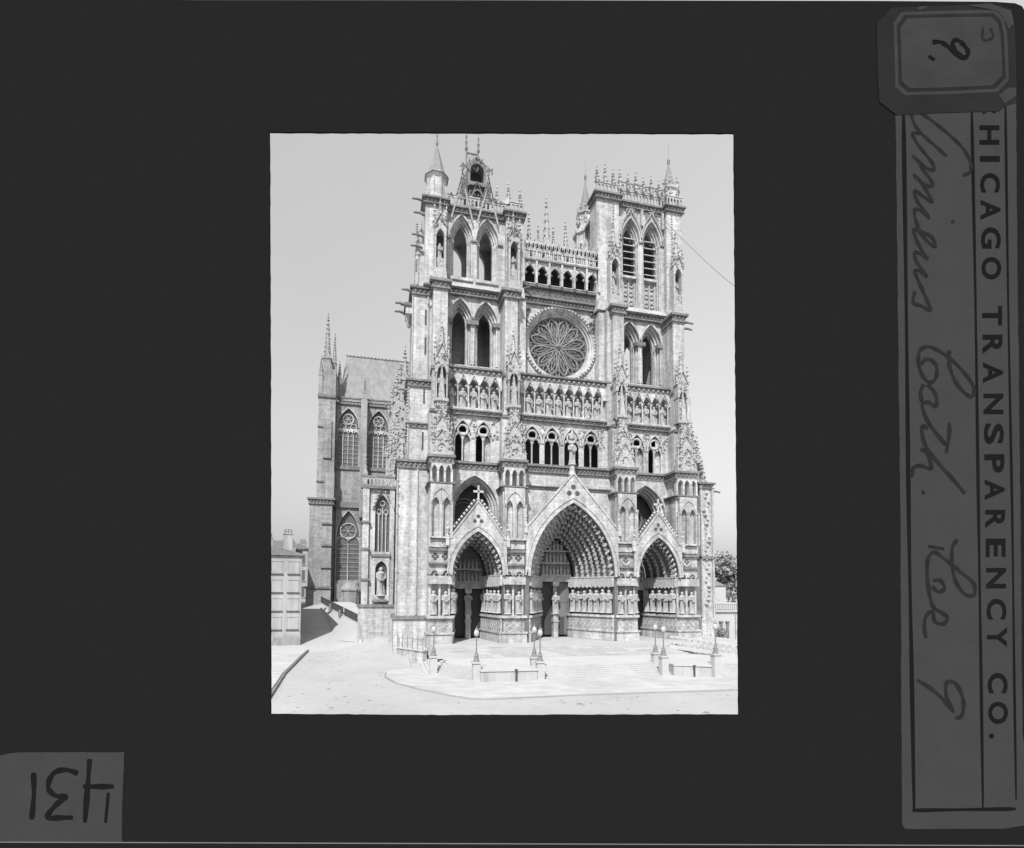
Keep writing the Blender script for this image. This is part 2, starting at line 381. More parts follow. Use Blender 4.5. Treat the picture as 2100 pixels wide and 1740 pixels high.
# ---- piers between the portals, then the buttresses they carry
PIERS = [(-18.8, -16.0), (-9.45, -6.5), (6.25, 9.2), (15.35, 18.6)]
BUT = [(-18.5, -16.6), (-8.9, -7.1), (6.9, 8.6), (16.4, 18.2)]
for k, ((a, b), (c, d)) in enumerate(zip(PIERS, BUT)):
    mb = MB(); yf = -5.0; mid = (a + b) / 2
    mb.box(a - .15, b + .15, yf - .45, -.02, -1.6 if k == 0 else -.6, 1.15)
    mb.box(a - .25, b + .25, yf - .6, -.03, 1.15, 1.35)
    mb.box(a, b, yf, -.01, 1.35, 3.1)
    mb.box(a - .2, b + .2, yf - .4, -.03, 3.1, 3.42)
    mb.box(a + .05, b - .05, yf + .9, -.01, 3.42, 8.6)
    mb.box(a, b, yf + .15, -.01, 8.6, 20.1); mb.box(a, b, yf + .15, -.01, 22.35, 22.6)
    for x in (a + .22, mid, b - .22): mb.lathe(x, yf + .35, [(.16, 3.42), (.16, 8.6)], 8)
    # two small hoods over the statues
    for x in (mid - .72, mid + .72): arch_ring(mb, x, 8.5, .42, .55, .14, yf - .1, yf + .5)
    mb.box(a - .05, b + .05, yf - .25, yf + .95, 7.35, 8.35)
    # blind tall lancets
    mb2 = MB()
    for x in (mid - .68, mid + .68):
        arch_wall(mb, x - .66, x + .66, 13.0, 19.75, yf - .45, yf + .148, [(x, .44, 13.2, 17.2, .9)])
    arch_ring(mb, mid, 17.3, 1.15, 1.9, .2, yf - .57, yf - .45)
    mb.box(a - .02, b + .02, yf - .05, yf + .5, 11.9, 12.9)
    for x in (a + .05, mid, b - .05): mb.lathe(x, yf - .5, [(.11, 13), (.11, 17.2), (.22, 17.6)], 6)
    # upper colonnette gallery
    mb.box(a + .25, b - .25, yf + 1.5, -.01, 20.1, 22.5)
    nb = 3
    for i in range(nb + 1):
        x = a + .1 + (b - a - .2) * i / nb; mb.box(x - .13, x + .13, yf - .15, yf + .4, 20.1, 21.7)
    for i in range(nb):
        x = a + .1 + (b - a - .2) * (i + .5) / nb; w_ = (b - a - .2) / nb / 2
        arch_wall(mb, x - w_, x + w_, 21.5, 22.5, yf - .2, yf + .4, [(x, w_ - .12, 21.5, 21.5, .7)])
    # upper buttress up to the tower cornice
    mb.box(c, d, -3.0, -.01, 22.7, 46.2)
    mb.hexa(c - .35, d + .35, -3.4, -.012, 22.7, 22.7, 29.6, 29.6)
    mb.prismY([(c - .35, 29.6), (d + .35, 29.6), (d, 30.6), (c, 30.6)], -3.35, -.015)
    # darker, set-back half of the buttress
    s_ = 1 if k % 2 else -1
    if k == 1: mb.box(d, -5.5, -1.4, -.013, 30, 47)
    if k == 2: mb.box(5.4, c, -1.4, -.013, 30, 47); mb.box(6.3, c, -2.3, -.015, 30, 46.8)
    if k == 3: mb.box(d, 19.1, -1.3, -.013, 23, 46.6)
    bt = mb.obj('buttress', STONE, cath)
    w_ = MB()
    cornice(w_, a, b, yf, 22.4, 23.5, .35, -.4)
    cornice(w_, a, b, yf + .15, 19.55, 20.05, .35, -1.2)
    for i in range(7): w_.bump(a + (b - a) * (i + .5) / 7, yf - .25, 19.6, .22)
    w_.box(a - .06, b + .06, yf - .22, yf + .3, 11.45, 11.75); w_.box(a - .04, b + .04, yf - .2, yf + .3, 9.75, 10.0)
    w_.box(c - .35, d + .35, -3.6, -.4, 29.5, 29.9); w_.box(c - .15, d + .15, -3.2, -.5, 35.3, 35.7)
    w_.obj('string_course', WEATH, bt)
    w_ = MB(); cornice(w_, c, d, -3.0, 46.1, 47.3, .5, -.1, .5)
    if k == 0: gargoyle(w_, c, -2.6, 46.6, -1, -.1); gargoyle(w_, c, -1.0, 46.6, -1, 0)
    if k == 3: gargoyle(w_, d, -2.6, 46.4, 1, 0, 1.8); gargoyle(w_, 19.1, -1.0, 46.4, 1, 0, 1.8)
    w_.obj('cornice', WEATH, bt)
    # quatrefoil plinth reliefs and paired quatrefoils
    q = MB(); lattice(q, a + .05, b - .05, 1.4, 3.05, yf, .82)
    q.obj('relief_band', STONE, bt)
    q = MB()
    for x in (mid - .62, mid + .62):
        if k < 2:
            for dx, dz in ((0, .28), (0, -.28), (.28, 0), (-.28, 0)): q.add(*[[(x + dx + .22 * math.cos(t * 1.0472), yf + .14, 10.75 + dz + .22 * math.sin(t * 1.0472)) for t in range(6)], [(5, 4, 3, 2, 1, 0)]])
    if k >= 2:
        for dx, dz in ((0, .24), (0, -.24), (.24, 0), (-.24, 0)): q.add([(mid + dx + .17 * math.cos(t * 1.0472), yf + .14, 10.75 + dz + .17 * math.sin(t * 1.0472)) for t in range(6)], [(5, 4, 3, 2, 1, 0)])
        rr_ = MB(); rr_.tube([(mid + .66 * math.cos(t * .3927), yf + .1, 10.75 + .62 * math.sin(t * .3927)) for t in range(16)], .11, 5, True); rr_.obj('roundel', CARVE, bt)
    q.obj('quatrefoil', NEAR_BLACK, bt)
    # spiky pinnacle mass in front of the buttress
    p = MB(); cx = (c + d) / 2 + (.15 if k < 2 else -.1)
    p.lathe(cx, -4.0, [(1.75, 23.5), (1.45, 25.2), (1.5, 25.3), (1.15, 27.2), (1.2, 27.3), (.7, 29.5), (.72, 29.6), (.12, 35.0), (.25, 35.2), (.02, 35.7)], 4)
    for z_, w_2, h_2 in ((25.3, 1.05, 1.5), (27.3, .85, 1.4), (29.6, .52, 1.2)):
        p.gable(cx, z_, w_2 * .8, z_ + h_2, -4.0 - w_2 * 1.02, -4.0 - w_2 * .7, .12, 2)
        for sg in (-1, 1): p.spire(cx + sg * w_2, -4.0 - w_2, z_ - .3, .17, 1.7, 4, 2, False)
        arch_wall(p, cx - w_2 * .8, cx + w_2 * .8, z_ - 1.7, z_, -4.06 - w_2 * 1.1, -4.0 - w_2, [(cx, w_2 * .5, z_ - 1.6, z_ - 1.0, w_2 * .6)])
    for i in range(4):
        z = 24.2 + i * 1.5
        for sg in (-1, 1): p.bump(cx + sg * (1.1 - i * .2), -4.9 + i * .18, z + (.5 if sg > 0 else 0), .2)
    for sg in (-1, 1): p.spire(cx + sg * 1.25, -4.7, 23.5, .42, 3.4, 4, 2, True, .12)
    for i in range(9):
        z = 29.8 + i * .58; r_ = .75 * (1 - i / 10)
        for sg in (-1, 1): p.bump(cx + sg * r_ * .75, -4.1, z, .12)
    encrust(p, cx - 1.3, cx + 1.3, 23.8, 26.5, -5.2, 18, .12, .24); encrust(p, cx - .8, cx + .8, 26.5, 30, -4.8, 18, .1, .2)
    p.obj('pinnacle', CARVE, bt)
    # canopied statue niche at kings' level
    nch = MB()
    nch.box(cx - .75, cx - .6, -4.1, -3.0, 31.2, 34.6); nch.box(cx + .6, cx + .75, -4.1, -3.0, 31.2, 34.6)
    nch.box(cx - .9, cx + .9, -4.3, -3.0, 30.7, 31.1)
    arch_wall(nch, cx - .85, cx + .85, 34.4, 36.3, -4.2, -3.0, [(cx, .55, 34.4, 34.4, 1.1)])
    nch.gable(cx, 36.3, .85, 38.3, -4.15, -3.3, .16, 3)
    nch.spire(cx, -3.5, 37, .6, 3.6, 8, 5, True, .13)
    for sg in (-1, 1): nch.spire(cx + sg * .85, -3.9, 36.3, .22, 2.0, 4, 2)
    encrust(nch, cx - .8, cx + .8, 35.2, 37.0, -4.25, 14, .1, .2); encrust(nch, cx - .9, cx + .9, 30.2, 31.2, -4.2, 9, .12, .22)
    nch.obj('niche_canopy', CARVE, bt)
    statue(bt, cx, -3.7, 31.2, 3.2)
    # pier statues
    for x in (mid - .75, mid + .75):
        statue(bt, x, yf + .25, 3.75, 2.9)
        statue(bt, x, yf + .3, 8.45, 1.0)

# ---- main ledges and the walls behind them
spans = {-1: (-16.6, -8.9), 0: (-7.1, 6.9), 1: (8.6, 16.4)}
low = MB()
for sg in (-1, 1):
    ax = AX[sg]; x0, x1 = (-16.2, -9.3) if sg < 0 else (9.0, 15.6)
    cx = -12.65 if sg < 0 else 12.25
    # wall with the tall relieving arch over the side portal
    y = stepped(low, x0, x1, 14.9, 22.6, -2.2, [(cx, 3.15, 14.9, 17.2, 4.6)], [(0, .6), (.3, .5), (.25, .5), (.2, .8)])
low.box(-6.6, 6.4, -3.0, -.02, 18.3, 22.6)
arch_wall(low, -6.55, 6.28, 8.7, 18.28, -3.12, -3.02, [(-.05, 5.35, 8.7, 8.7, 9.0)])
low.obj('portal_wall', STONE, cath)
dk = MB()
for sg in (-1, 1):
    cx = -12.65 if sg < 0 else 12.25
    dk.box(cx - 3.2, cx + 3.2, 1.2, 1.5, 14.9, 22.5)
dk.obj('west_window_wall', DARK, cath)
tr = MB()
for sg in (-1, 1):
    cx = -12.65 if sg < 0 else 12.25
    tr.tube([(cx - 1.0 + 2.0 * math.cos(t * .3142), .95, 17.2 + 2.0 * math.sin(t * .3142)) for t in range(20)], .14, 5, True)
    tr.tube([(cx - 1.0 + 1.5 * math.cos(t * .3142), .95, 17.2 + 1.5 * math.sin(t * .3142)) for t in range(20)], .08, 5, True)
tr.obj('window_tracery', WEATH, cath)
lg = MB()
cornice(lg, -16.2, -9.4, -2.0, 22.5, 23.6, .45, -.5, .62, False)
cornice(lg, 9.2, 15.4, -2.0, 22.5, 23.6, .45, -.5, .62, False)
cornice(lg, -6.5, 6.25, -3.0, 22.5, 23.6, .45, -.5, .5, False)
cornice(lg, -6.5, 6.3, -3.0, 20.3, 20.7, .25, -2.5, .5, False)
lg.obj('cornice', WEATH, cath)

# ---- openwork gallery above the portals
def open_gallery(x0, x1, cs, hw, zs):
    mb = MB(); y0 = -1.7
    ops = [(c, hw, 23.6, 26.9, 2.35) for c in cs]
    arch_wall(mb, x0, x1, 23.5, 30.0, y0, y0 + .5, ops)
    g = None
    for c in cs:
        arch_ring(mb, c, 26.9, hw, 2.35, .22, y0 - .15, y0)
        mb.lathe(c, y0 + .25, [(.2, 23.6), (.11, 23.9), (.11, 26.6), (.2, 26.9)], 8)
        mb.tube([(c + .66 * math.cos(t * .3491), y0 + .1, 28.0 + .66 * math.sin(t * .3491)) for t in range(18)], .16, 5, True)
        for sg in (-1, 1):
            mb.lathe(c + sg * (hw - .02), y0 + .1, [(.2, 23.6), (.13, 24), (.13, 26.6), (.24, 26.9)], 8)
            arch_wall(mb, *(sorted((c, c + sg * (hw + .01)))), 26.7, 27.7, y0 + .12, y0 + .38, [(c + sg * hw / 2, hw / 2 - .14, 26.7, 26.7, .75)])
    en = MB()
    for c in [cs[0] - (cs[1] - cs[0])] + list(cs):
        xm = c + (cs[1] - cs[0]) / 2
        if x0 < xm < x1: encrust(en, max(x0, xm - .5), min(x1, xm + .5), 27.0, 29.7, y0 - .05, 26, .1, .22)
    o = mb.obj('open_gallery', STONE, cath); en.obj('spandrel_carving', CARVE, o)
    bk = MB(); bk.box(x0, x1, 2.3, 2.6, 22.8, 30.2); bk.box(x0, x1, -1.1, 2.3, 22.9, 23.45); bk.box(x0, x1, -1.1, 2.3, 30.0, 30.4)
    bk.obj('gallery_passage', NEAR_BLACK, o)
    c = MB(); cornice(c, x0, x1, -1.9, 29.95, 30.65, .35, -.3, .7, False); c.obj('cornice', WEATH, o)
    return o
gl = open_gallery(-16.6, -9.0, (-14.25, -11.45), 1.15, 0)
open_gallery(-7.1, 6.9, (-4.6, -1.75, 1.15, 4.05), 1.2, 0)
gr = open_gallery(8.6, 16.4, (11.15, 14.0), 1.15, 0)
for o, xs in ((gl, (-13.3, -10.6)), (gr, (12.2, 15.0))):
    m_ = MB()
    for x in xs: m_.box(x - .75, x + .75, -1.0, -.6, 23.6, 27.3)
    m_.obj('blocked_light', STONE, o)

# ---- gallery of kings
def kings(x0, x1, cs, pitch):
    mb = MB(); y0 = -2.0; hw = pitch / 2 - .14
    arch_wall(mb, x0, x1, 33.7, 35.5, y0, y0 + 1.3, [(c, hw, 33.7, 33.9, .95) for c in cs])
    mb.box(x0, x1, y0 + 1.3, -.02, 30.65, 36.2)
    mb.box(x0, x1, y0 - .1, y0 + 1.3, 30.6, 30.95); mb.box(x0, x1, y0, y0 + 1.3, 35.5, 36.14)
    for c in [cs[0] - pitch] + list(cs):
        x = c + pitch / 2
        if x0 - .1 < x < x1 + .1: mb.lathe(x, y0 + .12, [(.16, 30.95), (.1, 31.2), (.1, 33.3), (.2, 33.7)], 8)
    for c in cs:
        for sg in (-1, 1): mb.bump(c + sg * hw * .72, y0 + .2, 33.9, .22)
        mb.gable(c, 34.0, hw + .08, 35.35, y0 - .1, y0, .1, 0, False)
    o = mb.obj('kings_gallery', STONE, cath)
    c_ = MB(); c_.box(x0, x1, y0 - .35, -.1, 36.15, 36.4); c_.box(x0, x1, y0 - .04, y0 + .5, 35.5, 36.15); c_.obj('cornice', WEATH, o)
    b_ = MB(); n = int((x1 - x0) / .72)
    for i in range(n): b_.bump(x0 + (i + .5) * (x1 - x0) / n, y0 - .1, 35.82, .24)
    b_.obj('ball_flower_band', OPALS, o)
    for c in cs: statue(o, c, y0 + .42, 31.0, 2.75, random.uniform(-.3, .3))
OPALS = mat('pale_limestone', .42, var=.18, scale=2, bump=.5, grime=.12)
kings(-16.6, -9.0, [-12.85 + 1.43 * (k - 2) for k in range(5)], 1.43)
kings(-7.1, 6.9, [-.05 + 1.43 * (k - 3.5) for k in range(8)], 1.43)
kings(8.6, 16.4, [12.65 + 1.37 * (k - 2) for k in range(5)], 1.37)

# ---- the rose wall
RC, RR = (0, 42.1), 5.35
def circle_wall(mb, x0, x1, z0, z1, y0, y1, cx, cz, r, n=40):
    mb.box(x0, cx - r, y0, y1, z0, z1); mb.box(cx + r, x1, y0, y1, z0, z1)
    bx = [cx - r * math.cos(math.pi * i / n) for i in range(n + 1)]
    for a, b in zip(bx, bx[1:]):
        za, zb = math.sqrt(max(0, r * r - (a - cx) ** 2)), math.sqrt(max(0, r * r - (b - cx) ** 2))
        mb.hexa(a, b, y0, y1, z0, z0, cz - za, cz - zb); mb.hexa(a, b, y0, y1, cz + za, cz + zb, z1, z1)
mb = MB(); circle_wall(mb, -7.1, 6.9, 36.4, 48.0, 0, 1.6, 0, 42.1, RR - .1)
mb.obj('rose_wall', STONE, cath)
def annulus(mb, cx, cz, prof, n=72):
    rs = [[(cx + r * math.cos(6.28319 * i / n), y, cz + r * math.sin(6.28319 * i / n)) for i in range(n)] for r, y in prof]
    mb.rings(rs, False)
rose = MB()
annulus(rose, 0, 42.1, [(5.55, .02), (5.5, -.28), (5.2, -.3), (5.12, -.05), (4.95, -.02), (4.9, .25), (4.72, .3), (4.66, .6), (4.45, .62), (4.4, 1.3)])
rose = rose.obj('rose_window', STONE, cath)
r_ = MB()
for i in range(64): a = 6.28319 * i / 64; r_.bump(5.36 * math.cos(a), -.33, 42.1 + 5.36 * math.sin(a), .15)
r_.obj('carved_rim', WEATH, rose)
g_ = MB(); n = 48; g_.add([(4.45 * math.cos(6.28319 * i / n), 1.12, 42.1 + 4.45 * math.sin(6.28319 * i / n)) for i in range(n)], [tuple(range(n - 1, -1, -1))])
g_.obj('glass', GLASS, rose)
t_ = MB()
def rp(r, a, y=.85): return (r * math.cos(a), y, 42.1 + r * math.sin(a))
for k in range(12):
    a = math.pi / 12 + k * math.pi / 6
    big = k % 1 == 0
    t_.tube([rp(.35, a), rp(1.0, a - .06), rp(1.7, a - .17), rp(2.6, a - .23), rp(3.4, a - .19), rp(4.0, a - .07), rp(4.2, a), rp(4.0, a + .07), rp(3.4, a + .19), rp(2.6, a + .23), rp(1.7, a + .17), rp(1.0, a + .06)], .13, 5, True)
    t_.tube([rp(1.6, a), rp(2.4, a - .07), rp(3.1, a - .06), rp(3.7, a)], .08, 4); t_.tube([rp(1.6, a), rp(2.4, a + .07), rp(3.1, a + .06), rp(3.7, a)], .08, 4)
    t_.tube([rp(2.2, a - .2), rp(2.8, a - .1)], .07, 4); t_.tube([rp(2.2, a + .2), rp(2.8, a + .1)], .07, 4)
    b = a + math.pi / 12
    t_.tube([rp(3.3, b), rp(3.75, b - .08), rp(4.25, b - .05), rp(4.42, b)], .08, 4); t_.tube([rp(3.3, b), rp(3.75, b + .08), rp(4.25, b + .05), rp(4.42, b)], .08, 4)
t_.lathe(0, .8, [(.01, 42.1)], 3) if False else None
t_.bump(0, .75, 42.1, .5)
t_.obj('tracery', WEATH2, rose)
# carved lumps in the upper spandrels and lower corners
sp = MB()
for sx in (-5.6, 5.3):
    for i in range(16):
        sp.bump(sx + random.uniform(-.7, .9) * (1 if sx < 0 else -1) * .9, -.1, 45.6 + random.uniform(-1.3, 1.6), random.uniform(.25, .5))
sp.obj('spandrel_carving', WEATH, cath)

# ---- galleries over the rose
ug = MB()
ug.box(-7.1, 6.9, -.9, 0.0, 49.9, 50.1)
n6 = 6; x0, x1 = -5.75, 5.6; pw = (x1 - x0) / n6
cs = [x0 + pw * (i + .5) for i in range(n6)]
arch_wall(ug, x0, x1, 50.0, 53.5, -1.0, -.6, [(c, pw / 2 - .17, 50.1, 51.4, 1.3) for c in cs])
for c in cs:
    for sg in (-1, 1): ug.bump(c + sg * (pw / 2 - .35), -.85, 51.6, .26)
for i in range(n6 + 1): ug.box(x0 + pw * i - .13, x0 + pw * i + .13, -1.25, -.95, 50, 54.2); ug.spire(x0 + pw * i, -1.1, 54.2, .2, .6, 4, 0, False)
ug.box(-5.75, 5.6, -1.2, -.2, 53.5, 53.75)
ugo = ug.obj('upper_gallery', STONE, cath)
bk = MB(); bk.box(-7.0, 6.8, 2.4, 2.7, 48, 53.5); bk.box(-7, 6.8, -.6, 2.4, 53.3, 53.48); bk.box(-7, 6.8, -.55, 2.4, 49.6, 49.9); bk.obj('gallery_passage', NEAR_BLACK, ugo)
st = MB()
for i in range(19):
    x = x0 + .2 + (x1 - x0 - .4) * i / 18
    st.box(x - .1, x + .1, -1.0, -.75, 53.75, 55.9)
    if i < 18:
        xm = x + (x1 - x0 - .4) / 36; hw = (x1 - x0 - .4) / 36
        arch_wall(st, xm - hw, xm + hw, 55.2, 56.2, -1.0, -.78, [(xm, hw - .09, 55.2, 55.2, .6)])
        if i % 3 != 1: st.box(xm - .12, xm + .12, -.95, -.8, 53.75, 54.7)
        st.spire(x, -.88, 56.1, .13, .7, 4, 0, False)
st.box(x0, x1, -1.05, -.7, 54.75, 54.85)
encrust(st, x0 + .3, x1 - .3, 55.6, 56.5, -.95, 40, .08, .17); encrust(st, x0 + .2, x1 - .2, 52.7, 53.4, -1.05, 44, .1, .2)
st.obj('colonnade', CARVE, ugo)
bb = MB()
for i in range(10):
    c = x0 + (i + .5) * (x1 - x0) / 10
    bb.box(c - .28, c + .28, .2, .45, 53.7, 55.3)
bb.obj('rear_colonnade', CARVE, ugo)
fr = MB(); cornice(fr, -7.0, 6.8, -.1, 47.5, 48.6, .55, .6, .55, False); fr.box(-7, 6.8, -.45, .4, 48.6, 49.7)
lattice(fr, -5.7, 5.5, 48.7, 49.6, -.45, .8, .07, .1); fr.box(-7.0, 6.8, -.9, .3, 49.7, 49.9); fr.box(-5.75, 5.6, -1.3, -.2, 53.25, 53.5)
gargoyle(fr, -5.6, -.6, 49.2, .6, -.6)
fr.obj('frieze', WEATH, ugo)
for x, h, r_ in ((-4.6, 5.4, .45), (-3.2, 3.8, .3), (-1.95, 8.3, .8), (-.9, 4.0, .3), (1.0, 5.2, .5)):
    p_ = MB(); p_.pinnacle(x, .4, 53.7, r_ * 1.5, 2.6, h - 1.5, 6); p_.obj('pinnacle', CARVE, ugo)

# ---- towers
def tower(sg):
    ax = AX[sg]; x0, x1 = (-20.2, -5.6) if sg < 0 else (5.3, 19.2)
    top = 59.7 if sg < 0 else 65.2
    mb = MB()
    if sg < 0: low_ops = [(-14.55, 1.75, 37.6, 43.6, 3.25), (-10.95, 1.75, 37.6, 43.6, 3.25)]; xa, xb = -16.6, -8.9
    else: low_ops = [(10.9, 1.75, 37.6, 43.6, 3.25), (14.5, 1.75, 37.6, 43.6, 3.25)]; xa, xb = 8.6, 16.4
    ye = stepped(mb, xa, xb, 36.3, 47.6, 0, low_ops, [(0, .4), (.27, .4), (.27, .4), (.25, .5)])
    for cx, hw, zs, zp, ri in low_ops:
        arch_ring(mb, cx, zp, hw - .05, ri, .22, -.18, 0)
        for s2 in (-1, 1):
            for j in range(3): mb.lathe(cx + s2 * (hw - .12 - j * .25), .1 + j * .35, [(.14, 37.8), (.12, 43.0), (.24, 43.6), (.24, 43.8)], 8)
    # shell
    mb.box(xa - .4, xa, .0, 8, 36.3, top); mb.box(xb, xb + .4, .01, 8, 36.3, top)
    bo = [(c - .5, 1.5, 38, 43, 2.6) for c, *_ in low_ops] if sg < 0 else [(c + .6, 1.5, 38, 43, 2.6) for c, *_ in low_ops]
    # the room behind: floor, vault, back wall
    mb.box(xa, xb, 1.5, 7.9, 36.0, 36.3)
    mb.box(xa, xb, 1.5, 7.9, 47.7, 48.2)
    if sg < 0:
        mb.box(xa, xb, 7.2, 8.0, 36.3, 49.5)
        bops = [(-14.7, 1.45, 50.2, 56.6, 2.7), (-11.1, 1.42, 50.2, 56.6, 2.7)]
        arch_wall(mb, xa, xb, 49.5, top, 7.2, 8.0, bops)
    else:
        arch_wall(mb, xa, xb, 36.3, top, 7.2, 8.0, [(14.6, .9, 38, 45, 2.2)])
    # belfry stage
    if sg < 0:
        ops = [(-14.5, 1.6, 49.8, 55.2, 3.5), (-10.85, 1.6, 49.8, 55.2, 3.5)]; cap = 54.9
        stepped(mb, -16.7, -8.3, 48.2, top, -.2, ops, [(0, .35), (.22, .35), (.22, .35), (.2, .5)])
    else:
        ops = [(11.15, 1.5, 48.9, 59.3, 3.6), (14.6, 1.5, 48.9, 59.3, 3.6)]; cap = 59.2
        stepped(mb, 8.9, 16.7, 48.2, top, -.2, ops, [(0, .35), (.2, .35), (.2, .35), (.2, .5)])
    for cx, hw, zs, zp, ri in ops:
        arch_ring(mb, cx, zp, hw, ri, .2, -.38, -.2)
        mb.box(cx - hw, cx + hw, -.5, -.2, zs - .5, zs - .1) if sg < 0 else mb.box(cx - 1.1, cx + 1.1, .1, .9, 53.8, 54.15)
        for s2 in (-1, 1):
            for j in range(3): mb.lathe(cx + s2 * (hw - .1 - j * .21), -.1 + j * .35, [(.12, zs), (.1, zp - .4), (.2, zp), (.2, zp + .15)], 8)
    # sloping set-off at the foot of the belfry
    a, b = (-16.7, -8.3) if sg < 0 else (8.9, 16.7)
    so_ = MB(); so_.add([(a, -.9, 48.1), (b, -.9, 48.1), (b, -.21, 49.1), (a, -.21, 49.1), (a, 0, 48.1), (b, 0, 48.1)], [(0, 1, 2, 3), (0, 3, 4), (1, 5, 2), (0, 4, 5, 1), (3, 2, 5, 4)])
    # corner piers of the belfry
    cps = [(-19.55, -16.7), (-8.3, -5.9)] if sg < 0 else [(5.3, 8.9), (16.7, 19.3)]
    for a, b in cps:
        mb.box(a, b, -1.0, 1.4, 47.2, top); rt = sg > 0 and a < 6
        if not rt: mb.box(a + .02, b - .02, 6.6, 8.3, 36, top)
        mb.box(a + (1.7 if rt else .5), b - (.0 if rt else .5), 1.4, 8.2 if rt else 6.6, 47.2, top - .01)
        mb.prismY([(a - .2, 47.2), (b + .2, 47.2), (b, 48.6), (a, 48.6)], -1.7, 1.0)
    mb.box(x0 + 1, x1 - 1, .5, 7.5, top - .5, top - .05)
    t = mb.obj('tower', STONE, cath)
    so_.obj('set_off', CARVE, t)
    t['label'] = 'shorter left tower with open belfry arches' if sg < 0 else 'taller right tower with louvred belfry arches'
    # tabernacles on the corner piers
    for i, (a, b) in enumerate(cps):
        cx = (b - .9 if i == 0 else a + .9) if sg < 0 else ((7.7) if i == 0 else 17.9)
        tb = MB(); zb = 49.2
        tb.prismY([(cx - 1.0, 47.4), (cx + 1.0, 47.4), (cx + .8, zb), (cx - .8, zb)], -2.4, -1)
        for s2 in (-1, 1): tb.box(cx + s2 * .66 - .12, cx + s2 * .66 + .12, -2.2, -1, zb, 54.2)
        tb.box(cx - .6, cx + .6, -1.9, -1, zb, 51.0)
        arch_wall(tb, cx - .8, cx + .8, 53.9, 55.3, -2.25, -1.0, [(cx, .5, 53.9, 53.9, .95)])
        tb.gable(cx, 55.2, .8, 57.0, -2.25, -1.6, .14, 3)
        tb.spire(cx, -1.45, 55.5, .5, 3.3 if sg < 0 else 5.0, 8, 6, True, .15)
        for s2 in (-1, 1): tb.spire(cx + s2 * .8, -2.0, 55.3, .22, 1.9, 4, 2)
        for j in range(14):
            tb.bump(cx + random.uniform(-.8, .8), -2.3, 54.6 + random.uniform(0, 2.2), .2)
        encrust(tb, cx - .7, cx + .7, 55.4, 58.0, -1.9, 16, .1, .2); encrust(tb, cx - .6, cx + .6, 48.6, 50.8, -2.2, 8, .1, .16)
        tb.obj('tabernacle', CARVE, t)
        sl = MB(); sl.box(cx - .54, cx + .54, -1.06, -1.01, 51.0, 54.6); sl.obj('niche_shade_panel', NEAR_BLACK, t)  # dark panel: the niche's shade painted at its back
        statue(t, cx, -1.5, 51.0, 2.2)
    # crocketed strips up the corners
    kk = MB()
    for a, b in cps:
        xx = b - .9 if a < -10 or (sg > 0 and a < 10) else a + .9
        for j in range(int((top - 58) / .45) + 3): kk.bump(xx, -1.05, top - .9 - j * .45, .14)
    kk.obj('crocket_strip', CARVE, t)
    # cornices
    c = MB()
    a, b = (-16.7, -8.7) if sg < 0 else (8.6, 16.4)
    cornice(c, a, b, -.2, 47.2, 48.2, .55, .6, .6, False)
    a, b = (-16.7, -8.3) if sg < 0 else (8.9, 16.7)
    cornice(c, a, b, -.3, top - .9, top, .5, .6, .6, False)
    for a, b in cps: cornice(c, a, b, -1.1, top - .8, top + .1, .5, 1.5, .5); (None if (sg > 0 and a < 6) else cornice(c, a + .1, b - .1, 6.5, top - .8, top + .1, .4, 8.4, .5))
    for xx, zz in ((cap, 0),): pass
    for cx, hw, zs, zp, ri in ops:
        for s2 in (-1, 1): e_ = .006 * s2 + .002 * cx; c.box(cx + s2 * (hw + .28) - .4, cx + s2 * (hw + .28) + .4, -.42 + e_, -.19, zp - .1 + e_, zp + .12 + e_)
    for cx, hw, zs, zp, ri in low_ops:
        for s2 in (-1, 1):
            q0, q1 = sorted((cx + s2 * (hw - .75), cx + s2 * (hw + .3))); e_ = .008 * s2 + .002 * cx; c.box(q0, q1, -.25 + e_, .9, 43.35 + e_, 43.95 + e_)
    if sg < 0:
        for z, xq in ((59.6, -20.1), (57.7, -19.9), (54.6, -20.1), (53.0, -20.2)): gargoyle(c, xq + .4, -.4, z, -1, -.1, 1.6)
    else:
        gargoyle(c, 19.3, -.4, 65, .9, -.2, .9)
    c.obj('cornice', WEATH, t)
    # balustrade
    bl = MB(); zt = top + .1; a, b = (-16.6, -8.4) if sg < 0 else (9.0, 16.6)
    def rail(xa_, xb_, y, z):
        n = int((xb_ - xa_) / .52)
        for i in range(n):
            xm = xa_ + (i + .5) * (xb_ - xa_) / n; h_ = (xb_ - xa_) / n / 2
            arch_wall(bl, xm - h_, xm + h_, z, z + 1.25, y, y + .22, [(xm, h_ - .09, z + .1, z + .75, h_)])
        bl.box(xa_, xb_, y - .08, y + .3, z + 1.25, z + 1.45)
    rail(a, b, -.7, zt); rail(a, b, 7.4, zt)
    if sg > 0:
        for (u, v_) in cps: rail(u, v_, -1.3, zt + .1)
        rail(9.0, 16.6, -.5, zt + 1.5)
        for i in range(10):
            x = 5.3 + i * 1.28; bl.spire(x, -.9 if i > 2 else -1.2, zt + 1.3, .28, 1.7 + .5 * (i % 2), 4, 3, True, .17)
        for i in range(8): bl.spire(5.8 + i * 1.5, 7.6, zt + 1.2, .25, 1.9, 4, 3, True, .15)
        bl.tube([(8.8, 3, zt + 1), (8.8, 3, zt + 6.2)], .06); bl.tube([(8.35, 3, zt + 5.6), (9.25, 3, zt + 5.6)], .06)
    else:
        rail(-8.3, -5.9, -1.3, zt)
        bl.spire(-8.0, -.9, zt + 1.2, .35, 2.2, 8, 4); bl.spire(-6.3, -.9, zt + 1.2, .28, 1.5, 8, 3); bl.spire(-9.6, -.6, zt + 1.3, .22, 1.5, 8, 2)
